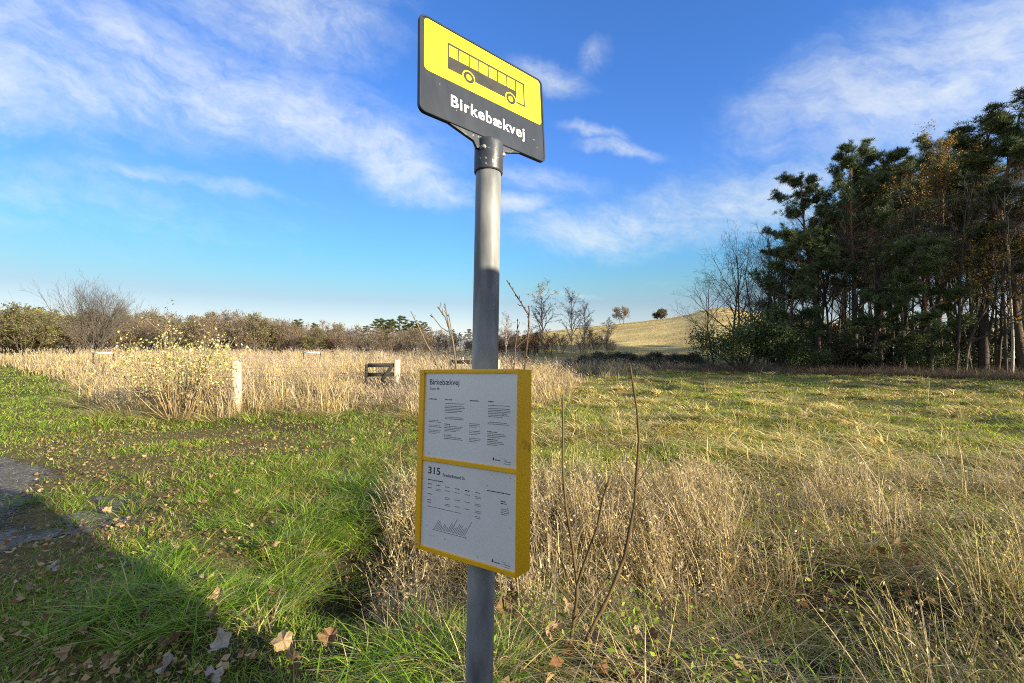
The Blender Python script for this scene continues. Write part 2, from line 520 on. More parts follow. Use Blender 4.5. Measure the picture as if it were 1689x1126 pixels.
tag(ground, 'rough grassy ground rising to a straw coloured hill', kind='structure')

# gravel track: a thin irregular sheet 4 mm above the soil
xs = np.arange(-16, -1.6, .07); ys = np.arange(-7, 8.2, .07)
X, Y = np.meshgrid(xs, ys, indexing='ij')
gm = gravel_mask(X, Y)
keep = (gm > .03)
kq = keep[:-1, :-1] & keep[1:, :-1] & keep[1:, 1:] & keep[:-1, 1:]
n = len(ys)
ii, jj = np.nonzero(kq)
q = np.stack([ii * n + jj, (ii + 1) * n + jj, (ii + 1) * n + jj + 1, ii * n + jj + 1], -1)
used = np.unique(q); remap = np.full(X.size, -1); remap[used] = np.arange(len(used))
V = np.stack([X, Y, hz(X, Y) + .004 + .004 * vnoise(X, Y, .2, 3)], -1).reshape(-1, 3)[used]
gmu = gm.reshape(-1)[used]
mb = MB(); mb.add(V, remap[q], C=np.stack([gmu] * 3, 1))
m, nt, out = mat_new('worn_gravel'); L = nt.links.new
tc = N(nt, 'ShaderNodeTexCoord')
vo = N(nt, 'ShaderNodeTexVoronoi'); vo.inputs['Scale'].default_value = 55
L(tc.outputs['Object'], vo.inputs['Vector'])
nz = N(nt, 'ShaderNodeTexNoise'); nz.inputs['Scale'].default_value = 3; nz.inputs['Detail'].default_value = 8
L(tc.outputs['Object'], nz.inputs['Vector'])
cr = N(nt, 'ShaderNodeValToRGB'); L(vo.outputs['Color'], cr.inputs[0])
for p, c in ((0, (.045, .038, .032)), (.5, (.10, .088, .07)), (.78, (.17, .15, .12)), (.93, (.42, .38, .33))):
    e = cr.color_ramp.elements.new(p) if p not in (0,) else cr.color_ramp.elements[0]
    e.color = (*c, 1)
cr.color_ramp.elements[-1].color = (.42, .41, .39, 1)
mr2 = N(nt, 'ShaderNodeMapRange'); mr2.inputs[1].default_value = .3; mr2.inputs[2].default_value = .7; mr2.inputs[3].default_value = .55; mr2.inputs[4].default_value = 1.25
L(nz.outputs[0], mr2.inputs[0])
sc = N(nt, 'ShaderNodeVectorMath', operation='SCALE'); L(cr.outputs[0], sc.inputs[0]); L(mr2.outputs[0], sc.inputs['Scale'])
pb = N(nt, 'ShaderNodeBsdfPrincipled'); pb.inputs['Roughness'].default_value = .9; L(sc.outputs[0], pb.inputs['Base Color'])
bp = N(nt, 'ShaderNodeBump'); bp.inputs['Strength'].default_value = .9; bp.inputs['Distance'].default_value = .012
L(vo.outputs['Distance'], bp.inputs['Height']); L(bp.outputs[0], pb.inputs['Normal'])
# stones thin out towards the turf: each stone is there or not
at = N(nt, 'ShaderNodeAttribute', attribute_name='Col'); vsep = N(nt, 'ShaderNodeSeparateXYZ'); L(vo.outputs['Color'], vsep.inputs[0])
n4 = N(nt, 'ShaderNodeTexNoise'); n4.inputs['Scale'].default_value = 7; n4.inputs['Detail'].default_value = 5; L(tc.outputs['Object'], n4.inputs['Vector'])
ad = N(nt, 'ShaderNodeMath', operation='MULTIPLY_ADD'); ad.inputs[1].default_value = .38; L(vsep.outputs[1], ad.inputs[0])
a2 = N(nt, 'ShaderNodeMath', operation='MULTIPLY'); a2.inputs[1].default_value = .72; L(n4.outputs[0], a2.inputs[0]); L(a2.outputs[0], ad.inputs[2])
lt = N(nt, 'ShaderNodeMath', operation='LESS_THAN'); L(ad.outputs[0], lt.inputs[0]); L(at.outputs['Fac'], lt.inputs[1])
tp_ = N(nt, 'ShaderNodeBsdfTransparent'); mxs = N(nt, 'ShaderNodeMixShader')
L(lt.outputs[0], mxs.inputs[0]); L(tp_.outputs[0], mxs.inputs[1]); L(pb.outputs[0], mxs.inputs[2]); L(mxs.outputs[0], out.inputs[0])
tag(mb.build('gravel_track', m), 'dark worn gravel of the roadside track', kind='structure')

# ------------------------------------------------------------------ bus stop (pole, sign, timetable board)
cl_, sl_ = math.cos(LEAN), math.sin(LEAN)


def T5(P):
    """sign-post frame (upright post, origin at the eye) -> world; the whole post leans back a little"""
    P = np.asarray(P, float)
    x, y, z = P[..., 0], P[..., 1], P[..., 2]
    return np.stack([x, y * cl_ + z * sl_, -y * sl_ + z * cl_ + EYE], -1)


POLE_Y, POLE_R = 1.255, .0362


def pole_at(z):
    return np.array([-.0718 + .0055 * (z - .45), POLE_Y, z])


base5 = pole_at(-1.53)
BASE = T5(base5)
stop = empty('bus_stop_sign', tuple(BASE))
tag(stop, 'bus stop post with yellow sign on top and white timetable board in a yellow frame', 'bus stop')


class Frame:
    """plane with millimetre coordinates: x right, y up, d out of the face"""
    def __init__(s, c, yaw, w, h, tilt, roll):
        u = np.array([math.cos(yaw), math.sin(yaw), 0]); v = np.array([0, 0, 1.]); nn = np.cross(u, v)
        v = v * math.cos(tilt) + nn * math.sin(tilt)
        s.u = u * math.cos(roll) + v * math.sin(roll); s.v = -u * math.sin(roll) + v * math.cos(roll)
        s.n = np.cross(s.u, s.v)
        s.o = np.asarray(c) - s.u * w / 2 - s.v * h / 2
        s.w, s.h = w * 1000, h * 1000

    def P(s, X, Y, D=0):
        X, Y, D = np.broadcast_arrays(np.asarray(X, float), np.asarray(Y, float), np.asarray(D, float))
        p = s.o + (X[..., None] * s.u + Y[..., None] * s.v + D[..., None] * s.n) / 1000
        return T5(p) - BASE


def plain(name, color, rough=.5, metallic=0, spec=.5):
    return mat_noise(name, tuple(c * .93 for c in color), color, scale=14, rough=rough, metallic=metallic, spec=spec)


M_BLACK = mat_noise('weathered_black_paint', (.008, .013, .024), (.020, .026, .040), 11, .45, bump=.12, spec=.3, stretch=(2, 2, .5))
M_YELLOW = mat_noise('sign_yellow_film', (.60, .52, .0), (.71, .63, .002), 9, .42, lo=.3, hi=.6, stretch=(2, 2, .4))
M_PRINT = mat_noise('print_dark', (.022, .022, .02), (.036, .033, .028), 40, .55, spec=.25)
M_WHITE = mat_noise('white_lettering', (.82, .82, .82), (.88, .88, .88), 30, .5)
M_FRAME = mat_noise('yellow_frame_paint', (.86, .43, .004), (.93, .49, .006), 7, .42, c3=(.55, .27, .01), s3=9, t3=.66)
M_PAPER = mat_noise('poster_paper', (.72, .68, .62), (.79, .75, .69), 5, .3, c3=(.35, .36, .36), s3=90, t3=.73)
for _n in M_PAPER.node_tree.nodes:
    if _n.type == 'BSDF_PRINCIPLED': _n.inputs['Coat Weight'].default_value = .5; _n.inputs['Coat Roughness'].default_value = .12
M_INK = plain('ink', (.02, .02, .028), .5)
M_INK2 = plain('small_print_ink', (.13, .13, .16), .5)
M_GALV = mat_noise('galvanised_steel', (.12, .122, .124), (.33, .326, .312), 15, .5, metallic=.0, spec=.35, stretch=(1, 1, .22), bump=.12, c3=(.22, .22, .22), s3=120, t3=.66)
M_CHIP = mat_noise('chipped_black_paint', (.03, .034, .042), (.06, .065, .075), 14, .4, bump=.5, c3=(.22, .22, .21), s3=75, t3=.63)
M_STEEL = mat_noise('bolt_steel', (.35, .33, .3), (.6, .58, .55), 60, .4, metallic=.6)


def rrect(x0, y0, x1, y1, r, n=7):
    pts = []
    for cx, cy, a0 in ((x1 - r, y1 - r, 0), (x0 + r, y1 - r, 90), (x0 + r, y0 + r, 180), (x1 - r, y0 + r, 270)):
        for k in range(n + 1):
            a = math.radians(a0 + 90 * k / n); pts.append((cx + r * math.cos(a), cy + r * math.sin(a)))
    return np.array(pts)


class PlateMesh:
    def __init__(s, fr): s.fr, s.V, s.F = fr, [], []

    def pt(s, X, Y, D):
        s.V.extend(map(tuple, s.fr.P(X, Y, D).reshape(-1, 3)))

    def poly(s, pts, d):
        b = len(s.V); pts = np.asarray(pts); s.pt(pts[:, 0], pts[:, 1], d); s.F.append(tuple(range(b, b + len(pts))))

    def rect(s, x0, y0, x1, y1, d): s.poly([(x0, y0), (x1, y0), (x1, y1), (x0, y1)], d)

    def loft(s, loops, cap0=True, cap1=True):
        """loops: list of (pts, d) with equal counts, from the back outwards"""
        b0 = len(s.V); n = len(loops[0][0])
        for pts, d in loops:
            pts = np.asarray(pts); s.pt(pts[:, 0], pts[:, 1], d)
        for k in range(len(loops) - 1):
            for i in range(n):
                j = (i + 1) % n
                s.F.append((b0 + k * n + i, b0 + k * n + j, b0 + (k + 1) * n + j, b0 + (k + 1) * n + i))
        if cap0: s.F.append(tuple(b0 + i for i in range(n))[::-1])
        if cap1: s.F.append(tuple(b0 + (len(loops) - 1) * n + i for i in range(n)))

    def box(s, x0, y0, x1, y1, d0, d1, bev=1.2):
        f = lambda e: np.array([(x0 + e, y0 + e), (x1 - e, y0 + e), (x1 - e, y1 - e), (x0 + e, y1 - e)])
        s.loft([(f(0), d0), (f(0), d1 - bev), (f(bev * .3), d1 - bev * .3), (f(bev), d1)])

    def ring(s, cx, cy, r0, r1, d, n=40):
        b = len(s.V); a = np.arange(n) * 2 * math.pi / n
        s.pt(cx + r0 * np.cos(a), cy + r0 * np.sin(a), d); s.pt(cx + r1 * np.cos(a), cy + r1 * np.sin(a), d)
        for i in range(n):
            j = (i + 1) % n; s.F.append((b + i, b + n + i, b + n + j, b + j))

    def disc(s, cx, cy, r, d, n=40):
        a = np.arange(n) * 2 * math.pi / n; s.poly(np.stack([cx + r * np.cos(a), cy + r * np.sin(a)], 1), d)

    def text(s, body, x, y, d, cap=None, width=None, bold=0.0, rot=0.0, shear=0.0, sp=1.0):
        V, F = text_geo(body, bold, shear, sp)
        k = cap / .729
        kx = k if width is None else width / (V[:, 0].max() - V[:, 0].min())
        V = V - np.array([V[:, 0].min(), 0])
        P = V * np.array([kx, k]); c, sn = math.cos(rot), math.sin(rot)
        P = np.stack([P[:, 0] * c - P[:, 1] * sn, P[:, 0] * sn + P[:, 1] * c], 1)
        b = len(s.V); s.pt(x + P[:, 0], y + P[:, 1], d)
        s.F.extend(tuple(b + i for i in f) for f in F)

    def build(s, name, mat, parent):
        me = bpy.data.meshes.new(name); me.from_pydata(s.V, [], s.F); me.update(); me.materials.append(mat)
        return link(bpy.data.objects.new(name, me), parent)


def text_geo(body, bold, shear=0.0, sp=1.0):
    cu = bpy.data.curves.new('lettering', 'FONT'); cu.body = body; cu.offset = bold; cu.resolution_u = 4; cu.shear = shear; cu.space_character = sp
    ob = bpy.data.objects.new('lettering', cu); COL.objects.link(ob)
    dg = bpy.context.evaluated_depsgraph_get(); dg.update()
    me = bpy.data.meshes.new_from_object(ob.evaluated_get(dg))
    V = np.array([v.co[:2] for v in me.vertices]); F = [tuple(p.vertices) for p in me.polygons]
    bpy.data.objects.remove(ob); bpy.data.curves.remove(cu); bpy.data.meshes.remove(me)
    return V, F


# pole
mb = MB()
zs = np.array([-1.75, -1.2, -.6, -.1, .3, .56, .65])
chain(mb, np.stack([T5(pole_at(z)) - BASE for z in zs]), np.full(len(zs), POLE_R), 48, (.4, .4, .4))
mb.build('pole', M_GALV, stop, smooth_=True)
# collar with two bolts
mb = MB()
zc = [.592, .5935, .597, .64, .675, .682]
rc = [.0385, .0405, .0415, .0415, .0415, .041]
chain(mb, np.stack([T5(pole_at(z)) - BASE for z in zc]), rc, 40, (.1, .1, .1))
collar = mb.build('collar', M_CHIP, stop, smooth_=True)
for ang in (-105, 5):
    c = pole_at(.652); dd = np.array([math.cos(R(ang)), math.sin(R(ang)), 0])
    mb = MB()
    P = [T5(c + dd * r) - BASE for r in (.036, .0455, .0475, .0478)]
    chain(mb, np.stack(P), [.0062, .0062, .0042, .001], 6, (.5, .5, .5))
    mb.build('bolt', M_STEEL, collar)

# sign plate
S_ = 1.043
sf = Frame(np.array([-.0718, 1.2, .7997]) * S_, .6595, .4173 * S_, .2778 * S_, -.0832, -.0195)
k = sf.w / 434.0     # drawings below were measured on a 434 x 289 plate
sw, sh = sf.w, sf.h
pm = PlateMesh(sf)
f = lambda e, r: rrect(e, e, sw - e, sh - e, r)
pm.loft([(f(1.5, 18), -13), (f(0, 20), -11.5), (f(0, 20), -1.5), (f(1.4, 18.6), 0), (f(5.5, 15), 0), (f(6.5, 14), -1.6), (f(7.5, 13), -1.6)])
plate = pm.build('sign_panel', M_BLACK, stop)
pm = PlateMesh(sf)
pm.poly(rrect(13.5 * k, 124.5 * k, sw - 11.5 * k, sh - 8 * k, 13), -1.0)
pm.build('yellow_field', M_YELLOW, plate)
pm = PlateMesh(sf)
d = -.5
x0, x1, yb, yw, yr, yt = 84 * k, 356.5 * k, 160 * k, 199.5 * k, 235 * k, 241 * k
pm.rect(x0, yb, 320 * k, yw, d)                       # lower body
pm.rect(x0, yr, x1, yt, d)                            # roof line
seps = [119.8, 154.4, 187, 220, 253.5, 288]
pm.rect(x0, yw, x0 + 4.6 * k, yr, d)
for sx in seps: pm.rect((sx - 1.8) * k, yw, (sx + 1.8) * k, yr, d)
pm.rect(320 * k, yb, 324 * k, yr, d)
pm.rect(x1 - 5 * k, yb, x1, yr, d)
pm.rect(324.2 * k, yb, x1 - 5.2 * k, yb + 5 * k, d)
bus = pm.build('bus_pictogram', M_PRINT, plate)
for cx in (152, 301):
    pm = PlateMesh(sf); pm.disc(cx * k, 164 * k, 21 * k, -.25); hub = pm.build('wheel_gap', M_YELLOW, plate)
    pm = PlateMesh(sf); pm.ring(cx * k, 164 * k, 9 * k, 17.2 * k, 0.0); pm.build('wheel_ring', M_PRINT, plate)
pm = PlateMesh(sf); pm.text('Birkebækvej', 94 * k, 51.5 * k, -1.0, cap=35.5 * k, width=257 * k, bold=.02, sp=1.12)
pm.build('stop_name', M_WHITE, plate)
pm = PlateMesh(sf)                                     # flaked-off bits of the lettering
for (cx, cy, rx_, ry_, sd) in ((146.5, 58, 4, 9, 1), (155, 84, 6, 8, 2), (153, 68, 2.2, 7, 3), (226, 74, 3, 5, 4), (168, 55, 3, 2.4, 5), (222, 56, 2.4, 3, 6)):
    rr_ = np.random.default_rng(sd); a = np.arange(11) * 2 * math.pi / 11
    m_ = rr_.uniform(.55, 1.15, 11)
    pm.poly(np.stack([(cx + rx_ * m_ * np.cos(a)) * k, (cy + ry_ * m_ * np.sin(a)) * k], 1), -.6)
pm.build('flaked_stain', M_BLACK, plate)
pm = PlateMesh(sf)
for (cx, cy, r_) in ((388, 62, 1.4), (165, 48, 1.2), (178, 160, 1.1), (110, 44, .9), (400, 40, .8), (60, 100, .8)):
    rr_ = np.random.default_rng(int(cx)); a = np.arange(7) * 2 * math.pi / 7; m_ = rr_.uniform(.6, 1.3, 7)
    pm.poly(np.stack([cx * k + r_ * m_ * np.cos(a), cy * k + r_ * m_ * np.sin(a)], 1), -.55)
pm.build('paint_speck', M_WHITE, plate)
# bracket under the sign: gusset plate
pm = PlateMesh(sf)
br = np.array([(80, 3), (118, -8), (168, -22), (178, -40), (262, -40), (272, -20), (300, -11), (342, 3), (342, 12), (80, 12)]) * k
pm.loft([(br, -12.4), (br, -3.2)])
pm.build('bracket', M_CHIP, stop)

# timetable board
bf = Frame((-.1237, 1.2, -.2127), -.5959, .3338, .4888, -.0032, -.0048)
bw, bh = bf.w, bf.h
pm = PlateMesh(bf)
e_ = lambda i, d: (rrect(i, i, bw - i, bh - i, 3.0, 3), d)
pm.loft([e_(3, -62), e_(.6, -60), e_(.6, -6.2)])
board = pm.build('timetable_board', M_FRAME, stop)
for nm, (x0, y0, x1, y1, d1) in {'frame_stile': (0, 2, 18.4, bh, 1.4), 'frame_top_rail': (18.5, 479, bw - 3.2, bh, 0), 'frame_middle_rail': (18.5, 238, bw - 3.2, 249.6, -.4),
                                 'frame_bottom_rail': (18.5, 0, bw - 3.2, 11.6, 0)}.items():
    pm = PlateMesh(bf); pm.box(x0, y0, x1, y1, -6, d1); pm.build(nm, M_FRAME, board)
pm = PlateMesh(bf); pm.box(bw - 3.1, .3, bw + .4, bh - .3, -61, 1.2, 1.5); pm.build('frame_stile', M_FRAME, board)


for (sx, sy) in ((9.2, 476), (9.2, 14), (9.2, 244), (bw - 40, 484), (bw - 40, 5.5)):
    pm = PlateMesh(bf); dd_ = 1.4 if sx < 15 else .1
    a_ = np.arange(12) * 2 * math.pi / 12; c_ = lambda r: np.stack([sx + r * np.cos(a_), sy + r * np.sin(a_)], 1)
    pm.loft([(c_(3.0), dd_ - .4), (c_(3.0), dd_ + .5), (c_(2.2), dd_ + 1.0)]); pm.build('screw', M_STEEL, board)


def sheet(y0, y1):
    pm = PlateMesh(bf); pm.rect(18.4, y0, bw - 3.0, y1, -4.2)
    return pm.build('paper_sheet', M_PAPER, board)


def lines(pm, x, y, wmax, n, step, hgt=1.35, seed=0, last=.6, d=-3.9):
    rr_ = np.random.default_rng(seed)
    for i in range(n):
        xe = x + wmax * (rr_.uniform(.82, 1.0) if i < n - 1 else last)
        xx = x
        while xx < xe - 1.5:
            wl = min(rr_.uniform(2.2, 9), xe - xx)
            pm.rect(xx, y - i * step, xx + wl, y - i * step + hgt * rr_.uniform(.85, 1.15), d)
            xx += wl + 1.0


sheet(249.7, 478.9)
sheet(11.7, 237.9)
pm = PlateMesh(bf)
pm.text('Birkebækvej', 35.6, 447.3, -3.9, cap=15.2, width=108, bold=.008)
pm.build('stop_name_lettering', M_INK, board)
pm = PlateMesh(bf); pm.text('315', 39.4, 205.3, -3.9, cap=19.0, width=44.5, bold=.018); pm.build('route_number_lettering', M_INK, board)
pm = PlateMesh(bf); pm.text('Frederikssund St.', 93.5, 203.2, -3.9, cap=8.6, width=78, bold=.012); pm.build('destination_lettering', M_INK, board)
pm = PlateMesh(bf)
pm.text('Zone 46', 35.9, 432.9, -3.9, cap=7.2, width=36.5)
pm.build('zone_lettering', M_INK, board)
pm = PlateMesh(bf)
for (x, w_) in ((35.5, 28), (94.6, 24), (181, 28.5), (241.5, 17)):
    lines(pm, x, 406, w_, 1, 4, 2.4, int(x), 1.0)
for (x, y, w_, s_) in ((94, 343.8, 20, 1), (94.5, 315, 24, 2), (240, 334, 30, 3), (239.8, 315, 32, 4)):
    lines(pm, x, y - 3, w_, 1, 4, 2.0, s_, 1.0)
lines(pm, 39, 187.5, 56, 1, 4, 2.3, 5, 1.0)
lines(pm, 242.2, 186.5, 70, 1, 4, 2.2, 6, 1.0)
lines(pm, 284.3, 167, 17, 2, 5.2, 2.2, 7, 1.0)
for (x, y) in ((39, 176.5), (39.3, 166.5), (40, 150), (39, 134), (39, 127.6)):
    lines(pm, x, y, 15, 1, 4, 1.9, int(y), 1.0)
for x in (70, 102.5, 136.5, 170.8, 205):
    lines(pm, x, 176.3, 15, 1, 4, 1.9, int(x), 1.0)
pm.build('heading_lettering', M_INK, board)
for (lx, ly) in ((258, 262.5), (260.2, 19.5)):
    pm = PlateMesh(bf)
    pm.poly([(lx, ly + 2), (lx + 2, ly), (lx + 4.4, ly + .6), (lx + 5, ly + 3), (lx + 3.6, ly + 6.5), (lx + 1.6, ly + 9), (lx + .6, ly + 6)], -3.9)
    pm.text('movia', lx + 7.2, ly + .3, -3.9, cap=4.4, width=16.5, bold=.02)
    pm.build('logo', M_INK, board)
pm = PlateMesh(bf)
for (x, y, w_, n_, s_) in ((35.4, 348.5, 47, 2, 11), (35.8, 335.2, 49, 2, 12), (36.2, 322, 46, 3, 13),
                           (94.8, 396.5, 68, 1, 14), (94, 389.5, 72, 5, 15), (94.8, 359.8, 68, 2, 16), (94.2, 336, 66, 4, 17), (94.5, 307, 66, 2, 18),
                           (180.4, 347.5, 38, 3, 19), (180.3, 329, 44, 3, 20), (180.8, 310.5, 40, 3, 21),
                           (241, 397, 71, 1, 22), (240.9, 389.5, 71, 6, 23), (240.9, 355, 66, 2, 24), (240, 326.5, 64, 3, 25), (239.8, 307.5, 52, 3, 26),
                           (38.6, 117, 122, 1, 30), (284.6, 149, 28, 4, 33)):
    lines(pm, x, y, w_, n_, 4.15, 1.45, s_, .98 if n_ < 3 else .62)
for (x, y, n_) in ((68.5, 166.5, 2), (102.5, 166.5, 1), (136.5, 166.5, 1), (171, 166.5, 1), (205, 166.5, 2), (103, 149, 2), (137, 148, 1), (171, 148, 1), (205, 148, 2),
                   (103.5, 132, 2), (137.5, 131.5, 1), (171, 130.5, 1), (205, 131, 2), (205, 118, 2), (37.1, 64.5, 1), (51, 42.6, 1), (62, 42.6, 1), (104.5, 43, 1)):
    lines(pm, x, y, 20 if x > 65 and y > 100 else 7, n_, 3.8, 1.4, int(x * 7 + y), .9)
for (lx, ly) in ((289.2, 255.8), (290.6, 14.8)):
    pm.rect(lx, ly, lx + .45, ly + 16, -3.9)
    for i, wd in enumerate(('Din', 'Offentlige', 'Transport')):
        pm.text(wd, lx + 4.4, ly + 10.8 - i * 5.0, -3.9, cap=3.0, width=(6.2, 20, 19)[i])
pm.build('small_print_lettering', M_INK2, board)
pm = PlateMesh(bf)                                     # route line with slanted stop names
pm.rect(64, 59.3, 177, 60.5, -3.9)
for x in (64, 177): pm.disc(x, 59.9, 1.7, -3.85, 14)
rr_ = np.random.default_rng(5)
for i in range(21):
    x = 67 + i * 5.2; ln = rr_.uniform(13, 33) if i not in (11, 20) else 46
    a = R(58); dx, dy = math.cos(a), math.sin(a); px_, py_ = -dy * .55, dx * .55
    pm.poly([(x - px_, 63 - py_), (x + px_, 63 + py_), (x + dx * ln + px_, 63 + dy * ln + py_), (x + dx * ln - px_, 63 + dy * ln - py_)][::-1], -3.9)
pm.build('route_diagram', M_INK2, board)
pm = PlateMesh(bf)                                     # specks of dirt
rr_ = np.random.default_rng(8)
for (x, y, r_) in ((40, 258, 1.3), (110, 232, 1.2), (242, 199, 1.4), (256, 228, 1.2), (311, 226, 1.3), (304, 153, 1.2), (313, 110, 1.2), (216, 22, 1.2), (105, 43, 1.0), (120, 476, 1.2), (205, 476, 1), (300, 205, .8)):
    a = np.arange(7) * 2 * math.pi / 7; m_ = rr_.uniform(.6, 1.3, 7)
    pm.poly(np.stack([x + r_ * m_ * np.cos(a), y + r_ * m_ * np.sin(a)], 1), -3.8)
pm.build('dirt_speck', M_PRINT, board)

# ------------------------------------------------------------------ the van that stands behind the photographer and shades the stop
def make_van():
    rear = Vector((1.75, .34, 0)); d = Vector((-.559, -.829, 0)); w = Vector((.829, -.559, 0))
    root = empty('parked_van', tuple(rear))
    tag(root, 'dark grey van parked on the track behind the photographer, shading the bus stop', 'van')
    prof = np.array([(0, .32), (.0, 1.0), (.04, 2.2), (.14, 2.36), (.4, 2.42), (3.3, 2.42), (3.7, 2.30), (4.35, 1.45), (4.95, 1.22), (5.15, .9), (5.15, .38), (4.9, .3)])
    M_B = mat_noise('van_paint', (.035, .038, .042), (.045, .048, .052), 3, .3)
    M_G = plain('van_glass', (.01, .012, .014), .05)
    M_T = plain('tyre_rubber', (.02, .02, .02), .8)

    def P(s, y, t): return tuple(d * s + w * t + Vector((0, 0, y)))
    V, F = [], []
    ts = [0, .05, .16, 1.74, 1.85, 1.9]; ins = [.10, .03, 0, 0, .03, .10]
    c = prof.mean(0)
    for t, i_ in zip(ts, ins):
        for (s, y) in prof:
            V.append(P(s + (c[0] - s) * i_ * (.0 if i_ < .05 else .12), y + (c[1] - y) * i_ * .5, t))
    n = len(prof)
    for a in range(len(ts) - 1):
        for i in range(n):
            j = (i + 1) % n; F.append((a * n + i, a * n + j, (a + 1) * n + j, (a + 1) * n + i))
    F.append(tuple(range(n))); F.append(tuple(range((len(ts) - 1) * n, len(ts) * n))[::-1])
    me = bpy.data.meshes.new('body'); me.from_pydata(V, [], F); me.update(); me.materials.append(M_B)
    body = link(bpy.data.objects.new('body', me), root)

    def pane(pts, t):
        me = bpy.data.meshes.new('window'); me.from_pydata([P(s, y, t) for s, y in pts] + [P(s, y, t + (.02 if t < 1 else -.02)) for s, y in pts], [],
                                                          [(0, 1, 2, 3), (7, 6, 5, 4), (0, 4, 5, 1), (1, 5, 6, 2), (2, 6, 7, 3), (3, 7, 4, 0)])
        me.materials.append(M_G); link(bpy.data.objects.new('window', me), root)
    for t in (-.012, 1.912):
        pane([(2.75, 1.35), (4.15, 1.35), (3.62, 2.1), (2.75, 2.1)], t)
    for s in (.95, 4.25):
        for t in (.12, 1.78):
            mb = MB(); c0 = Vector(P(s, .34, t))
            chain(mb, np.array([c0 + w * q for q in (-.13, -.11, -.0, .11, .13)]), [.2, .33, .34, .33, .2], 24, (.02, .02, .02))
            mb.build('wheel', M_T, root, smooth_=True)


make_van()

# ------------------------------------------------------------------ trees: generators
def ground_at(px, y):
    x = y * math.tan(az_of(px))
    return x, y, float(hz(x, y))


def rotv(d, ang, azm):
    """tilt the unit vector d by ang, towards a random side azm"""
    ref = np.array([1, 0, 0]) if abs(d[2]) > .8 else np.array([0, 0, 1.])
    a = np.cross(d, ref); a /= np.linalg.norm(a); b = np.cross(d, a)
    s = a * math.cos(azm) + b * math.sin(azm)
    v = d * math.cos(ang) + s * math.sin(ang)
    return v / np.linalg.norm(v)


def limb(rg, p, d, length, r0, r1, k, wob, up):
    pts, rad = [np.array(p, float)], [r0]
    d = np.array(d, float)
    for i in range(k):
        d = d + rg.normal(size=3) * wob + np.array([0, 0, up])
        d /= np.linalg.norm(d)
        pts.append(pts[-1] + d * length / k); rad.append(r0 + (r1 - r0) * (i + 1) / k)
    return np.array(pts), np.array(rad)


def branching(rg, p, d, length, r, lev, spec, out):
    """spec[lev] = (children, first child at, angle, length ratio, wobble, upturn, segments)"""
    nch, t0, ang, ratio, wob, up, k = spec[lev]
    last = lev == len(spec) - 1
    pts, rad = limb(rg, p, d, length, r, r * (.12 if last else .28), k, wob, up)
    out.append((lev, pts, rad))
    if last: return
    a0 = rg.uniform(0, 6.28)
    for i in range(nch):
        t = t0 + (1 - t0) * (i + rg.uniform(.1, .9)) / nch
        f = t * (len(pts) - 1); j = min(int(f), len(pts) - 2); q = pts[j] + (pts[j + 1] - pts[j]) * (f - j)
        dd = pts[j + 1] - pts[j]; dd /= np.linalg.norm(dd)
        nd = rotv(dd, ang * rg.uniform(.6, 1.35), a0 + i * 2.4 + rg.uniform(-.5, .5))
        branching(rg, q, nd, length * ratio * rg.uniform(.65, 1.2) * (1.25 - .7 * (t - t0) / (1 - t0 + 1e-6)),
                  max(.004, (r + (r * .28 - r) * t) * .62), lev + 1, spec, out)


def bare_tree_meshes(name, seed, h, r, spec, bark, twig, leaves=None, stems=1, spread=.1, thick=1.0):
    """returns (trunk mesh, crown mesh); the crown of a bare tree is its twigs, with leaves where it still has some"""
    rg = np.random.default_rng(seed); out = []
    for s in range(stems):
        a = rg.uniform(0, 6.28); tl = spread * rg.uniform(.4, 1.2)
        d = np.array([math.cos(a) * tl, math.sin(a) * tl, 1]); d /= np.linalg.norm(d)
        p = np.array([math.cos(a), math.sin(a), 0]) * (.12 * (stems > 1) * rg.uniform(.3, 2)) + np.array([0, 0, -.15])
        branching(rg, p, d, h * rg.uniform(.8, 1.0) if stems > 1 else h, r * (rg.uniform(.6, 1) if stems > 1 else 1), 0, spec, out)
    tm, cm = MB(), MB(); tips = []
    for lev, pts, rad in out:
        if lev <= 1:
            chain(tm, pts, np.maximum(rad, .008) * (1 if lev == 0 else thick), 8 if lev == 0 else 5, np.array(bark) * rg.uniform(.85, 1.15))
        else:
            tubes(cm, pts[:-1], pts[1:], np.maximum(rad[:-1] * thick, .006 * thick), np.maximum(rad[1:] * thick, .004 * thick), 3,
                  np.array(twig) * rg.uniform(.8, 1.2))
        if lev >= len(spec) - 2:
            tips.append(pts[1:])
    if leaves:
        n, size, cols = leaves
        tp = np.concatenate(tips)
        P = tp[rg.integers(0, len(tp), n)] + rg.normal(size=(n, 3)) * .12
        nn = rg.normal(size=(n, 3)); nn[:, 2] = np.abs(nn[:, 2]) + .3
        cc = np.array(cols)[rg.integers(0, len(cols), n)] * rg.uniform(.7, 1.25, (n, 1))
        flakes(cm, P, nn, rg.uniform(.7, 1.3, n) * size, cc)
    return tm.mesh(name + '_trunk', M_BARK, True), cm.mesh(name + '_crown', M_LEAF if leaves else M_TWIG)


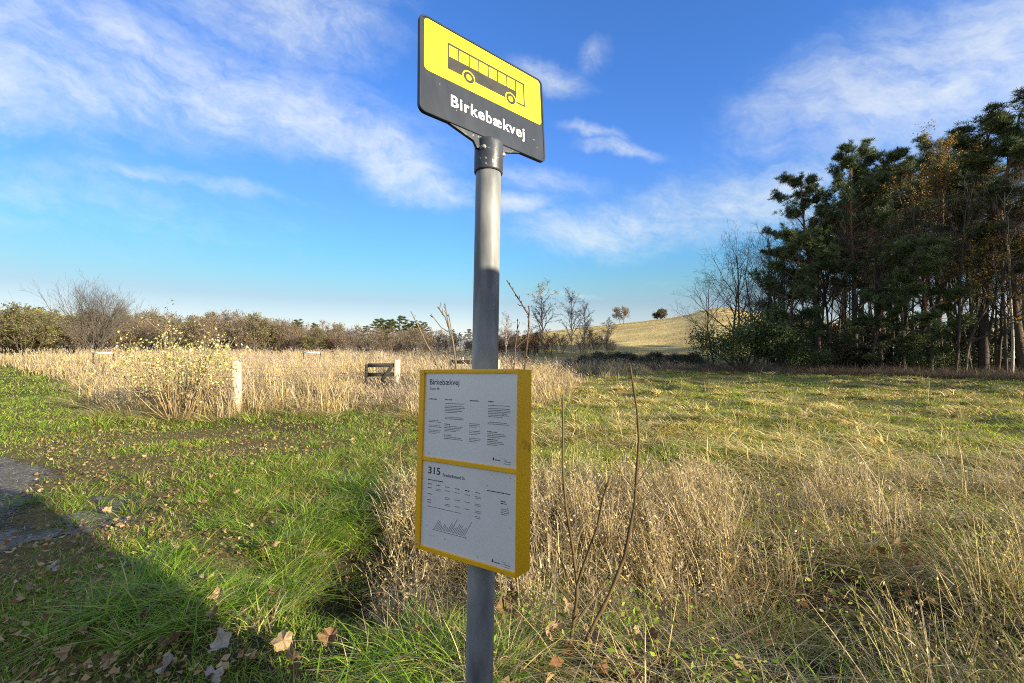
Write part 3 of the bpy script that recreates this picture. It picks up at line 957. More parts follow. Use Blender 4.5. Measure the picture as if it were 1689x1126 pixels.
def pine_meshes(name, seed, h, r, crown_from=.42, width=3.2, nlimb=22, lean=(0, 0), needles=32, dens=1.0):
    rg = np.random.default_rng(seed)
    tm, cm = MB(), MB()
    bark_lo, bark_hi = np.array([.085, .066, .052]), np.array([.24, .13, .07])
    k = 12
    pts, rad = limb(rg, (0, 0, -.2), (lean[0], lean[1], 1), h, r, r * .18, k, .035, .02)
    V = MB(); chain(V, pts, rad, 9, (.1, .1, .1))
    tz = np.repeat(np.linspace(0, 1, k + 1), 9); tz = np.append(tz, 1)
    cc = bark_lo + (bark_hi - bark_lo) * np.clip((tz - .35) / .3, 0, 1)[:, None]
    V.c = [cc]; tm.add(V.v[0], V.q[0], V.t[0], C=cc)

    def on(t):
        f = t * k; j = min(int(f), k - 1); return pts[j] + (pts[j + 1] - pts[j]) * (f - j)
    # dead lower limbs
    for i in range(9):
        t = rg.uniform(.12, crown_from + .08); a = rg.uniform(0, 6.28)
        lp, lr = limb(rg, on(t), (math.cos(a), math.sin(a), rg.uniform(-.25, .35)), rg.uniform(.8, 2.6), .035, .008, 4, .16, -.02)
        chain(tm, lp, lr, 4, bark_lo * 1.1)
        for q in lp[2:]:
            l2, r2 = limb(rg, q, rotv((lp[-1] - lp[0]) / np.linalg.norm(lp[-1] - lp[0]), .8, rg.uniform(0, 6.28)), rg.uniform(.3, .9), .012, .004, 2, .2, 0)
            tubes(tm, l2[:-1], l2[1:], r2[:-1], r2[1:], 3, bark_lo)
    tuft, tdir = [], []
    for i in range(nlimb):
        t = crown_from + (1 - crown_from) * ((i + rg.uniform(0, 1)) / nlimb) ** .9
        s = (t - crown_from) / (1 - crown_from)
        ll = width * (1.0 - .62 * s ** 1.6) * rg.uniform(.6, 1.2) * (.55 + .45 * min(1, s * 5))
        a = i * 2.4 + rg.uniform(-.6, .6)
        up = rg.uniform(.0, .35) + .55 * s
        lp, lr = limb(rg, on(min(t, .985)), (math.cos(a), math.sin(a), up), ll, max(.02, .09 * (1 - .7 * s)), .014, 6, .10, .045)
        chain(tm, lp, lr, 5, bark_hi * .8 if t > .5 else bark_lo)
        ax = lp[-1] - lp[0]; ax /= np.linalg.norm(ax)
        for j in range(int(9 * dens)):
            f = rg.uniform(.45, 1.0); jj = min(int(f * 6), 5); q = lp[jj] + (lp[jj + 1] - lp[jj]) * (f * 6 - jj)
            side = rotv(ax, rg.uniform(.5, 1.1), rg.uniform(0, 6.28)); side[2] = abs(side[2]) * .35 + .04
            l2, r2 = limb(rg, q, side, ll * rg.uniform(.18, .42), .016, .006, 3, .14, .1)
            tubes(tm, l2[:-1], l2[1:], r2[:-1], r2[1:], 3, bark_lo)
            for q2 in l2[1:]:
                for _ in range(2):
                    tuft.append(q2 + rg.normal(size=3) * np.array([.16, .16, .09])); tdir.append(l2[-1] - l2[0])
        for q2 in lp[4:]:
            tuft.append(q2 + rg.normal(size=3) * .1); tdir.append(ax)
    for _ in range(14):
        tuft.append(pts[-1] + rg.normal(size=3) * np.array([.35, .35, .3])); tdir.append(np.array([0, 0, 1.]))
    tuft = np.array(tuft); tdir = np.array(tdir); tdir /= np.linalg.norm(tdir, axis=1, keepdims=True)
    n = len(tuft); m = needles
    D = rg.normal(size=(n, m, 3)); D /= np.linalg.norm(D, axis=2, keepdims=True)
    D = D + tdir[:, None] * .55 + np.array([0, 0, .38]); D /= np.linalg.norm(D, axis=2, keepdims=True)
    Lh = rg.uniform(.17, .33, (n, m, 1))
    Sd = np.cross(D, rg.normal(size=(n, m, 3))); Sd /= np.linalg.norm(Sd, axis=2, keepdims=True)
    C0 = np.repeat(tuft[:, None], m, 1) + D * .03
    w0, w1 = .018, .008
    Vv = np.stack([C0 - Sd * w0 * .5, C0 + Sd * w0 * .5, C0 + D * Lh + Sd * w1, C0 + D * Lh - Sd * w1], 2).reshape(-1, 3)
    base = np.array([.038, .06, .022]); tipc = np.array([.17, .21, .075])
    mixv = rg.uniform(0, 1, (n, 1)) ** 1.5 * .8 + .1
    tc_ = base + (tipc - base) * mixv
    cols = np.repeat(tc_, m * 4, 0) * np.repeat(rg.uniform(.7, 1.25, (n * m, 1)), 4, 0)
    cm.add(Vv, np.arange(n * m * 4).reshape(-1, 4), C=cols)
    return tm.mesh(name + '_trunk', M_BARK, True), cm.mesh(name + '_crown', M_NEEDLE)


def put_tree(name, meshes, x, y, rz, s, label, cat, group=None, parts=('trunk', 'crown'), sxy=None):
    root = empty(name, (x, y, float(hz(x, y))), rz)
    root.scale = (s * (sxy or 1), s * (sxy or 1), s)
    tag(root, label, cat, group)
    for pn, me in zip(parts, meshes):
        link(bpy.data.objects.new(pn, me), root)
    return root


# ------------------------------------------------------------------ the pine wood on the right
PINES = [pine_meshes('pine_a', 11, 16.5, .24, .40, 3.4, 25, (.03, 0)),
         pine_meshes('pine_b', 12, 17.5, .27, .38, 4.0, 28, (-.03, .02)),
         pine_meshes('pine_c', 13, 15.5, .20, .46, 3.1, 21, (.05, -.02)),
         pine_meshes('pine_d', 14, 9.0, .15, .20, 2.9, 22, (.0, .03))]
SP_TREE = [(9, .28, .75, .52, .07, .03, 9), (7, .22, .8, .5, .10, .05, 6), (6, .15, .75, .5, .13, .05, 4), (3, .2, .7, .55, .16, .03, 3), (0, 0, 0, 0, .18, .02, 2)]
SP_SLIM = [(12, .35, .6, .30, .04, .02, 10), (6, .2, .7, .5, .10, .06, 5), (5, .15, .7, .5, .14, .04, 3), (0, 0, 0, 0, .16, .02, 3)]
brk, twg = (.095, .076, .058), (.105, .082, .06)
BARE = [bare_tree_meshes('bare_a', 21, 11.5, .15, SP_TREE, brk, twg),
        bare_tree_meshes('bare_b', 22, 12.5, .13, SP_SLIM, (.10, .085, .065), twg),
        bare_tree_meshes('bare_c', 23, 9.5, .09, SP_SLIM, (.075, .06, .045), (.065, .05, .04)),
        bare_tree_meshes('bare_d', 24, 11, .12, SP_TREE, (.085, .07, .05), (.08, .06, .045))]
BIRCH = bare_tree_meshes('birch', 25, 10.5, .10, SP_SLIM, (.42, .38, .32), (.12, .08, .07))
YEL = bare_tree_meshes('yellow_tree', 26, 15.5, .2, SP_TREE, brk, twg, (9000, .15, [(.30, .17, .03), (.36, .23, .04), (.22, .11, .03), (.26, .17, .05)]))
YEL2 = bare_tree_meshes('yellow_sapling', 27, 6.5, .09, SP_TREE, brk, twg, (2600, .13, [(.42, .27, .03), (.36, .21, .03), (.28, .20, .05)]))


def leafy_shrub(name, seed, w, h, n, size, cols, lumps=14, stem_col=(.07, .055, .04), dens=1.0):
    rg = np.random.default_rng(seed); sm, fm = MB(), MB()
    cs = []
    for i in range(lumps):
        a = rg.uniform(0, 6.28); q = rg.uniform(.0, .8) ** .6
        zc = rg.uniform(.18, .82) * h * (1 - .45 * q * q)
        cs.append((np.array([math.cos(a) * q * w * .42, math.sin(a) * q * w * .42, zc]), rg.uniform(.13, .26) * min(w, h * 1.3)))
        lp, lr = limb(rg, (math.cos(a) * .1, math.sin(a) * .1, -.1), cs[-1][0] / np.linalg.norm(cs[-1][0]), np.linalg.norm(cs[-1][0]) * 1.15, .035, .008, 6, .06, .01)
        chain(sm, lp, lr, 5, stem_col)
    per = n // lumps
    for c, rad in cs:
        d = rg.normal(size=(per, 3)); d /= np.linalg.norm(d, axis=1, keepdims=True)
        P = c + d * (rad * rg.uniform(.25, 1.15, (per, 1))) * np.array([1, 1, .85])
        P[:, 2] = np.maximum(P[:, 2], .05)
        nn = d + rg.normal(size=(per, 3)) * .7 + np.array([0, 0, .4])
        cc = np.array(cols)[rg.integers(0, len(cols), per)] * rg.uniform(.65, 1.3, (per, 1))
        flakes(fm, P, nn, size * rg.uniform(.7, 1.35, per), cc)
    return sm.mesh(name + '_stems', M_BARK, True), fm.mesh(name + '_foliage', M_LEAF)


def wood(nm, me, px, y, h, h0, label, cat, rz=None, group=None, sxy=None, parts=('trunk', 'crown')):
    x, y, z = ground_at(px, y)
    return put_tree(nm, me, x, y, random.uniform(0, 6.28) if rz is None else rz, h / h0, label, cat, group, parts, sxy)


def ht(top, y):
    return EYE + (580 - top) / FPX * y


wood('pine_tree', PINES[0], 1352, 37, ht(288, 37), 16.7, 'tall pine at the open left end of the wood with a sunlit rounded top', 'pine', 1.0)
wood('pine_tree', PINES[1], 1412, 36, ht(248, 36), 17.9, 'dark pine with a thick straight trunk, second from the open end of the wood', 'pine', 2.0, sxy=.85)
wood('pine_tree', PINES[2], 1455, 38, ht(262, 38), 15.8, 'pine whose crown rises just beside the brown-leaved tree', 'pine', 4.2, sxy=.9)
wood('pine_tree', PINES[1], 1545, 40, ht(215, 40), 17.9, 'pine standing behind the brown-leaved tree in the middle of the wood', 'pine', 5.0)
wood('pine_tree', PINES[0], 1622, 33, ht(190, 33), 16.7, 'tallest pine in view, with a broad layered crown over the wood edge', 'pine', 3.1, sxy=1.15)
wood('pine_tree', PINES[1], 1690, 31, ht(176, 31), 17.9, 'big pine cut off by the right edge of the view', 'pine', .4, sxy=1.1)
wood('pine_tree', PINES[3], 1535, 31, ht(392, 31), 9.2, 'low bushy pine with a black-green crown in front of the trunks', 'pine', 1.2, sxy=1.05)
wood('pine_tree', PINES[3], 1298, 37, ht(392, 37), 9.2, 'small dark pine leaning out at the left end of the wood', 'pine', 2.6, sxy=.95)
wood('pine_tree', PINES[3], 1440, 33, ht(470, 33), 9.2, 'young pine half hidden between two dark trunks', 'pine', 4.0, sxy=1.1)
wood('yellow_leaved_tree', YEL, 1552, 32.5, ht(240, 32.5), 19.0, 'tall broadleaf tree with brown and yellow leaves among the pine crowns', 'tree', 1.0, sxy=.95)
wood('yellow_leaved_tree', YEL2, 1590, 31.5, ht(418, 31.5), 6.6, 'small tree with bright yellow leaves under the big pine', 'tree', 2.0)
wood('bare_tree', BARE[0], 1222, 39, ht(372, 39), 14.2, 'bare spreading tree at the open left end of the wood', 'bare tree', 2.3, sxy=.9)
wood('bare_tree', BARE[3], 1262, 41, ht(385, 41), 13.4, 'bare tree with fine upright twigs behind the spreading one', 'bare tree', .7)
wood('bare_tree', BARE[1], 1430, 35, ht(240, 35), 15.2, 'tall thin bare tree reaching up between the pine crowns', 'bare tree', .9, sxy=.7)
wood('bare_tree', BARE[0], 1178, 40, ht(455, 40), 13.6, 'small bare tree farthest out at the left end of the wood', 'bare tree', 4.1, sxy=1.0)
wood('bare_tree', BARE[3], 1245, 38, ht(410, 38), 13.0, 'bare tree with drooping twigs over the evergreen bush', 'bare tree', 5.2, sxy=1.0)
wood('bare_tree', BARE[1], 1284, 39, ht(352, 39), 14.8, 'straight bare tree just left of the first tall pine', 'bare tree', 1.9, sxy=1.1)
wood('bare_tree', BARE[2], 1205, 43, ht(405, 43), 11.4, 'thin bare tree showing behind the left end of the wood', 'bare tree', 3.3, sxy=1.3)
wood('birch_tree', BIRCH, 1492, 32.5, ht(420, 32.5), 10.8, 'slim birch with a pale trunk at the edge of the wood', 'birch', 1.5)
wood('birch_tree', BIRCH, 1668, 30.5, ht(300, 30.5), 10.8, 'pale slender birch trunk beside the big pine on the right', 'birch', 3.4, sxy=.8)
EVG = leafy_shrub('holly', 31, 8.0, 3.9, 12000, .13, [(.05, .08, .024), (.075, .105, .03), (.10, .125, .04)], 18)
wood('evergreen_shrub', EVG, 1225, 34.5, ht(505, 34.5), 3.9, 'wide dark evergreen bush at the foot of the open wood edge', 'bush', 0.0, parts=('stems', 'foliage'))
wood('evergreen_shrub', EVG, 1318, 34, ht(560, 34), 3.9, 'low green bush at the foot of the first pines', 'bush', 2.0, sxy=1.0, parts=('stems', 'foliage'))
wood('evergreen_shrub', EVG, 1530, 31.5, ht(545, 31.5), 3.9, 'dark bush growing below the low bushy pine', 'bush', 4.0, sxy=.9, parts=('stems', 'foliage'))
# the crowd of slim trunks inside the wood
rw = np.random.default_rng(41)
cnt = 0
for i in range(72):
    px = rw.uniform(1235, 1760); y = rw.uniform(33, 62) if px < 1560 else rw.uniform(29, 55)
    if px < 1330 and y < 38: y += 6
    k = int(rw.integers(0, 4)); h0 = (11.8, 12.8, 9.7, 11.3)[k]
    hcap = ht(np.interp(px, [1240, 1300, 1400, 1700], [430, 390, 330, 290]), y)
    wood('bare_tree', BARE[k], px, y, hcap * rw.uniform(.6, 1.0), h0, 'slim bare dark tree in the crowd inside the pine wood', 'bare tree', rw.uniform(0, 6.28), 'slim bare trees inside the pine wood', sxy=rw.uniform(.6, .9))
SCR = leafy_shrub('undergrowth_bush', 33, 5.0, 2.6, 4200, .15, [(.045, .048, .02), (.065, .054, .026), (.06, .062, .025)], 12)
for i in range(64):
    px = 1285 + i * 7.8 + rw.uniform(-5, 5); y = rw.uniform(34, 58)
    wood('undergrowth_bush', SCR, px, y, rw.uniform(2.8, 6.8) if y > 38 else rw.uniform(1.6, 3.2), 2.6, 'dark tangled bush filling the shade between the trunks of the wood', 'bush', rw.uniform(0, 6.28), 'bushes in the shade of the wood', sxy=.8, parts=('stems', 'foliage'))
for i in range(10):
    px = 1340 + i * 40 + rw.uniform(-9, 9); y = rw.uniform(43, 60)
    k = int(rw.integers(0, 3))
    wood('pine_tree', PINES[k], px, y, ht(np.interp(px, [1330, 1420, 1560, 1700], [345, 290, 260, 240]), y), (16.7, 17.9, 15.8)[k], 'dark pine standing deep inside the wood', 'pine', rw.uniform(0, 6.28), 'pines deep inside the wood')
# the same wood goes on beyond the right edge of the view; its shade lies over the field
for (s, n_) in ((24, 26.5), (30, 25.5), (37, 27), (28, 31), (22, 33), (35, 33), (44, 29), (26, 38), (19, 40), (33, 41), (22, 46), (29, 48), (42, 37), (50, 34), (17, 47)):
    x, y = s * SUN[0] / math.cos(SUN_EL) + n_ * .559, s * SUN[1] / math.cos(SUN_EL) + n_ * .829
    k = int(rw.integers(0, 3))
    put_tree('pine_tree', PINES[k], x, y, rw.uniform(0, 6.28), rw.uniform(.95, 1.1), 'pine of the same wood standing beyond the right edge of the view', 'pine', 'pines of the wood beyond the view')

# ------------------------------------------------------------------ far trees: treeline across the reeds, birches and trees by the hill
SP_BUSH = [(8, .2, .55, .42, .07, .05, 6), (6, .15, .65, .5, .12, .05, 4), (4, .15, .6, .5, .16, .05, 3), (0, 0, 0, 0, .2, .03, 2)]


def far_tree(seed, h, col, leafcols, nleaf, size, stems=5):
    rg = np.random.default_rng(seed); out = []; m = MB()
    for s in range(stems):
        a = rg.uniform(0, 6.28); d = np.array([math.cos(a) * .3, math.sin(a) * .3, 1]); d /= np.linalg.norm(d)
        branching(rg, np.array([math.cos(a) * .5, math.sin(a) * .5, -.2]), d, h * rg.uniform(.65, 1.0), .09, 0, SP_BUSH, out)
    tips = []
    for lev, pts, rad in out:
        tubes(m, pts[:-1], pts[1:], np.maximum(rad[:-1], .022), np.maximum(rad[1:], .016), 3, np.array(col) * rg.uniform(.75, 1.3))
        if lev >= 2: tips.append(pts[1:])
    tp = np.concatenate(tips)
    P = tp[rg.integers(0, len(tp), nleaf)] + rg.normal(size=(nleaf, 3)) * .2
    nn = rg.normal(size=(nleaf, 3)) + np.array([0, 0, .5])
    flakes(m, P, nn, rg.uniform(.6, 1.4, nleaf) * size, np.array(leafcols)[rg.integers(0, len(leafcols), nleaf)] * rg.uniform(.7, 1.3, (nleaf, 1)))
    return m.mesh('far_tree', M_LEAF)


FT = {'brown': [far_tree(s, 8, (.22, .17, .125), [(.24, .18, .11), (.20, .15, .095), (.28, .215, .12)], 1500, .22) for s in (51, 52, 53)],
      'olive': [far_tree(s, 8, (.17, .13, .09), [(.17, .165, .06), (.12, .135, .045), (.22, .18, .07)], 3200, .28) for s in (54, 55)],
      'yellow': [far_tree(s, 8, (.12, .09, .06), [(.46, .38, .07), (.36, .33, .07), (.22, .2, .06)], 3000, .26) for s in (56,)],
            'red': [far_tree(s, 8, (.17, .09, .06), [(.24, .12, .06), (.20, .10, .05)], 1700, .22) for s in (59,)]}
LAB = {'brown': 'leafless brown tree of the distant line across the reeds', 'olive': 'dull green bushy tree of the distant line across the reeds',
       'yellow': 'yellowing tree of the distant line across the reeds', 'conifer': 'dark conifer standing behind the distant line of bare trees',
       'red': 'rusty brown leafy tree in the distance beside the post'}
rt = np.random.default_rng(61)
TOPX = [-60, 0, 50, 110, 200, 280, 340, 400, 450, 500, 560, 600, 700, 740, 780, 870, 900]
TOPY = [530, 524, 522, 530, 532, 529, 527, 525, 529, 540, 547, 550, 551, 552, 555, 555, 563]


def far_put(kind, px, y, top, sx=1.0):
    x, yy, z = ground_at(px, y)
    h = EYE + (578 - top) / FPX * y - z
    me = FT[kind][int(rt.integers(0, len(FT[kind])))]
    nm = {'conifer': 'far_conifer'}.get(kind, 'far_tree')
    o = link(bpy.data.objects.new(nm, me))
    s = h / (9.0 if kind == 'conifer' else 7.4)
    o.location = (x, yy, z - .10 * h); o.rotation_euler = (0, 0, rt.uniform(0, 6.28)); o.scale = (s * sx, s * sx, s)
    tag(o, LAB[kind], 'tree', {'conifer': 'distant conifers'}.get(kind, 'distant %s trees' % kind))


for i in range(112):
    px = -60 + i * 8.5 + rt.uniform(-5, 5)
    kind = rt.choice(['olive', 'yellow', 'brown'], p=[.76, .06, .18]) if px < 130 else rt.choice(['olive', 'yellow', 'brown'], p=[.26, .05, .69]) if px < 330 else rt.choice(['olive', 'brown', 'red'], p=[.14, .78, .08])
    if px > 795: kind = rt.choice(['red', 'brown'])
    far_put(kind, px, rt.uniform(78, 112), np.interp(px, TOPX, TOPY) + rt.uniform(-9, 13), 1.1)
for px, top, y in [(25, 522, 120), (60, 519, 122), (95, 527, 121), (245, 526, 124), (265, 528, 124), (485, 536, 135), (498, 539, 132), (518, 542, 140)] + \
        [(610 + k * 8.5, 538 - 7 * math.sin(k / 11 * 3.1) + rt.uniform(-3, 3), 150 + rt.uniform(-8, 8)) for k in range(12)] + [(745, 545, 160), (770, 548, 160)]:
    x, yy, z = ground_at(px, y); h = EYE + (578 - top) / FPX * y - z; k = int(rt.integers(0, 3))
    put_tree('far_pine', PINES[k], x, yy, rt.uniform(0, 6.28), h / (16.7, 17.9, 15.8)[k] * rt.uniform(.92, 1.1), 'dark pine standing behind the distant line of bare trees', 'pine', 'distant pines', sxy=1.5)

BT = bare_tree_meshes('bare_crown', 71, 5.6, .13, [(12, .10, .55, 1.05, .05, .05, 8), (8, .22, .5, .55, .08, .05, 6), (6, .15, .55, .5, .12, .05, 4), (4, .2, .6, .5, .15, .03, 2)],
                      (.085, .07, .058), (.11, .095, .08), stems=4, spread=.38, thick=1.3)
wood('bare_tree', BT, 153, 62, ht(474, 62), 8.9, 'rounded bare grey tree standing alone before the distant line of trees', 'bare tree', .5, sxy=.95)
FB = [bare_tree_meshes('birch_far', s, 10, .12, [(14, .25, .5, .33, .04, .02, 10), (7, .2, .7, .5, .1, -.02, 5), (5, .15, .7, .6, .14, -.06, 4)], (.42, .37, .33), (.27, .20, .18),
                       (2600, .15, [(.24, .17, .12), (.28, .19, .11)]), thick=1.7) for s in (72, 73)]
wood('birch_tree', FB[0], 893, 80, ht(486, 80), 10.5, 'tall birch with brownish twigs right of the bus stop post', 'birch', .4, sxy=1.1)
wood('birch_tree', FB[1], 942, 76, ht(492, 76), 10.5, 'slender birch below the hill, second from the bus stop post', 'birch', 1.4, sxy=.9)
wood('birch_tree', FB[0], 962, 74, ht(512, 74), 10.5, 'small grey birch touching the slender one below the hill', 'birch', 2.4, sxy=1.0)
wood('bare_shrub', FB[1], 1000, 72, ht(536, 72), 10.5, 'low bare shrub at the foot of the hill', 'shrub', 3.0, sxy=1.3)
wood('bare_shrub', FB[0], 835, 62, ht(528, 62), 10.5, 'reddish bare shrub close behind the post', 'shrub', 3.6, sxy=1.0)
for px, y, top in [(868, 76, 548), (884, 82, 540), (905, 74, 545), (925, 80, 550), (958, 70, 552), (980, 74, 545), (1004, 70, 556), (822, 80, 545), (845, 74, 550)]:
    x, yy, z = ground_at(px, y); h = EYE + (578 - top) / FPX * y - z
    o = link(bpy.data.objects.new('far_shrub', FT['red' if px in (868, 884, 905, 822) else 'brown'][0])); o.location = (x, yy, z - .2); o.rotation_euler = (0, 0, rt.uniform(0, 6.28)); o.scale = (h / 8 * 1.2, h / 8 * 1.2, h / 8)
    tag(o, 'brown thicket bush around the birches below the hill', 'shrub', 'thicket around the birches')
for i in range(15):
    px = 955 + i * 14 + rt.uniform(-4, 4); y = rt.uniform(37, 44)
    wood('undergrowth_bush', SCR, px, y, rt.uniform(1.0, 1.7), 2.6, 'low dark scrub bush in the shade below the hill', 'bush', rt.uniform(0, 6.28), 'dark scrub below the hill', sxy=1.2, parts=('stems', 'foliage'))
FH = far_tree(81, 5.5, (.22, .18, .15), [(.26, .21, .16), (.3, .24, .15)], 1800, .26, 2)
FH2 = far_tree(82, 3.2, (.10, .085, .06), [(.11, .10, .05), (.14, .11, .05)], 3800, .3, 7)
for me, px, y, hh, nm, lab, s2 in ((FH, 1028, 128, 6.0, 'hill_tree', 'small pale tree standing alone on the crest of the hill', 1.1), (FH2, 1087, 138, 3.0, 'hill_shrub', 'rounded dark shrub on the crest of the hill', 1.1)):
    x, yy, z = ground_at(px, y)
    o = link(bpy.data.objects.new(nm, me)); o.location = (x, yy, z - .1); o.scale = (hh / (5.4 if nm == 'hill_tree' else 3.1) * s2,) * 2 + (hh / (5.4 if nm == 'hill_tree' else 3.1),)
    tag(o, lab, 'tree' if nm == 'hill_tree' else 'shrub')

# ------------------------------------------------------------------ grass, reeds, weeds (stuff: nobody could count it)
rg = rng = np.random.default_rng(101)
_rx = [-70, -41.8, -16, -9.5, -7.2, -5.2, -2.1, .0, 1.2, 2.2, 4, 10, 16]
_ry = [60, 37.4, 17.2, 10.6, 10.3, 10.9, 10.7, 11.6, 14, 17.5, 23, 30.5, 36]


def reed_line(x, y):
    return np.interp(x, _rx, _ry) + 1.6 * (fbm(x, y, 2.4, 30) - .5)


def polar(n, r0, r1, a0, a1):
    r = np.exp(rg.uniform(math.log(r0), math.log(r1), n)); a = rg.uniform(R(a0), R(a1), n)
    return r * np.sin(a), r * np.cos(a), r


def pick(pal, n, var=.25, w=None):
    pal = np.array(pal)
    return pal[rg.choice(len(pal), n, p=w)] * rg.uniform(1 - var, 1 + var, (n, 1))


def at3(x, y, dz=-.01):
    return np.stack([x, y, hz(x, y) + dz], 1)


GREEN = [(.17, .29, .022), (.22, .35, .03), (.12, .22, .018), (.32, .40, .05)]
OLIVE = [(.27, .28, .045), (.33, .31, .06), (.20, .23, .04)]
STRAW = [(.60, .45, .17), (.67, .52, .23), (.50, .36, .12), (.70, .58, .30)]
BROWN = [(.39, .30, .18), (.46, .36, .22), (.30, .225, .13), (.53, .43, .26)]


def tufts(mb, cx, cy, per, rad, h, w, pal, pal2=None, f2=0.0, lean=(.1, .7), curv=(.2, 1.2), comb=None, out=.6, seg=3, wr=0.0, thin=.6, var=.22, hv=(.45, 1.1), tone=(.75, 1.15), lift=0.0):
    """clumps of blades: cx, cy, rad, h and comb may be arrays with one value per clump"""
    m = len(cx); n = m * per
    if m == 0: return
    rep_ = lambda a: np.repeat(np.broadcast_to(np.asarray(a, float), (m,)), per)
    X, Y_, Rd, Hh = rep_(cx), rep_(cy), rep_(rad), rep_(h)
    a = rg.uniform(0, 6.28, n); q = rg.uniform(0, 1, n) ** .55 * Rd
    X, Y_ = X + np.cos(a) * q, Y_ + np.sin(a) * q
    az = a + rg.normal(0, .6, n)
    if comb is not None:
        az = np.where(rg.random(n) < out, az, rep_(comb) + rg.normal(0, .45, n))
    r = np.hypot(X, Y_)
    col = pick(pal, n, var) * np.repeat(rg.uniform(*tone, m), per)[:, None]
    if pal2 is not None:
        k = rg.random(n) < rep_(f2); col[k] = pick(pal2, int(k.sum()), var)
    blades(mb, at3(X, Y_) + np.array([0, 0, lift]), Hh * rg.uniform(*hv, n), w * rg.uniform(.65, 1.35, n) + wr * r, az, rg.uniform(*lean, n), rg.uniform(*curv, n), col * .85, col * 1.12, seg=seg, thin=thin)


# --- short grass of the verge and the lawn beyond it (left)
mb = MB()
x, y, r = polar(300000, 1.9, 58, -70, 3)
g = gravel_mask(x, y)
k = (y < reed_line(x, y) + .6) & (rg.random(len(x)) > np.clip(g * 1.02, 0, .93)) & (r > 1.7)
k &= ~((x > -2.3) & (y < 5.2) & (x < .6) & (rg.random(len(x)) < .62))
x, y, r, g = x[k], y[k], r[k], g[k]
n = len(x)
pn = fbm(x, y, 1.4, 40)
bare = np.maximum(smooth(.38, .60, fbm(x, y, 1.0, 44)), .8 * smooth(1.6, .2, np.interp(y, [2.9, 4.0, 5.0, 5.9, 7.4], [-3.4, -4.0, -4.8, -5.6, -8]) * -1 + x) * smooth(.3, .55, fbm(x, y, .5, 47))) * smooth(3.3, 4.4, r) * (1 - smooth(9.5, 12.5, r)) * smooth(-9.5, -6.5, x)    # worn brownish turf by the track
far = smooth(6, 20, r)
hh = (.025 + .065 * pn) * (1 - .5 * bare) * (1 + .4 * far) * rg.uniform(.5, 1.5, n)
col = pick(GREEN + OLIVE, n, .3, [.2, .2, .12, .14, .14, .12, .08]) * (.75 + .5 * fbm(x, y, .6, 41))[:, None]
yel = (rg.random(n) < .07 + .36 * bare + .10 * smooth(.5, .7, fbm(x, y, 2.2, 46)))
col[yel] = pick(STRAW + BROWN, int(yel.sum()), .3) * .85
k = rg.random(n) > bare * .5
blades(mb, at3(x, y)[k], hh[k], ((.004 + .0009 * r) * rg.uniform(.7, 1.4, n))[k], rg.uniform(0, 6.28, n)[k], rg.uniform(.1, 1.1, n)[k], rg.uniform(.0, .8, n)[k], col[k], col[k] * 1.15, seg=2)
x, y, r = polar(1500, 5.5, 40, -52, -6)
k = (y < reed_line(x, y)) & (fbm(x, y, 2.0, 48) > .52); x, y = x[k], y[k]
tufts(mb, x, y, 26, rg.uniform(.05, .16, len(x)), rg.uniform(.08, .2, len(x)), .003, GREEN, OLIVE + STRAW, .2, seg=2, wr=.0009)
tag(mb.build('short_grass', M_GRASS), 'short green turf of the verge and lawn on the left', 'grass', kind='stuff')

# --- lush tufts of long green grass beside the post
mb = MB()
n = 1150
cx = rg.uniform(-3.4, .25, n); cy = rg.uniform(1.7, 5.6, n)
k = (gravel_mask(cx, cy) < .1) & (cx > -3.0 + .06 * cy) & (cx < -.3 - .10 * (cy - 2) + .5 * (cy < 2.5)) & (fbm(cx, cy, .6, 49) > .49) & (rg.random(n) > .75 * np.exp(-((cx + .85) / .4) ** 2 - ((cy - 3.6) / .7) ** 2))
cx, cy = cx[k], cy[k]; m = len(cx)
big = rg.uniform(.6, 1.4, m) * (.7 + .6 * fbm(cx, cy, .9, 43)) * np.where(cx < -2.5, .6, 1.0) * np.where((cx > -2.4) & (cx < -1.0) & (cy > 2.5) & (cy < 4.4), 1.2, 1.0)
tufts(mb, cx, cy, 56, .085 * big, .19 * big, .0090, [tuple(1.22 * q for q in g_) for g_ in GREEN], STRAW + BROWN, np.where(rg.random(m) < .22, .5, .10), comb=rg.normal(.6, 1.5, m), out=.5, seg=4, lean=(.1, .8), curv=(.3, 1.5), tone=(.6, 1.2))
n = 150                                              # lower, yellower tufts towards the lawn
cx = rg.uniform(-3.8, -1.0, n); cy = rg.uniform(4.2, 7.2, n)
k = (gravel_mask(cx, cy) < .15) & (cx > -4.5 + .25 * cy)
cx, cy = cx[k], cy[k]; m = len(cx)
tufts(mb, cx, cy, 50, rg.uniform(.06, .14, m), rg.uniform(.10, .24, m), .006, GREEN + OLIVE, STRAW, .18, seg=3, tone=(.7, 1.15))
tag(mb.build('long_grass_tufts', M_GRASS), 'long arching green grass beside the bus stop post', 'grass', kind='stuff')

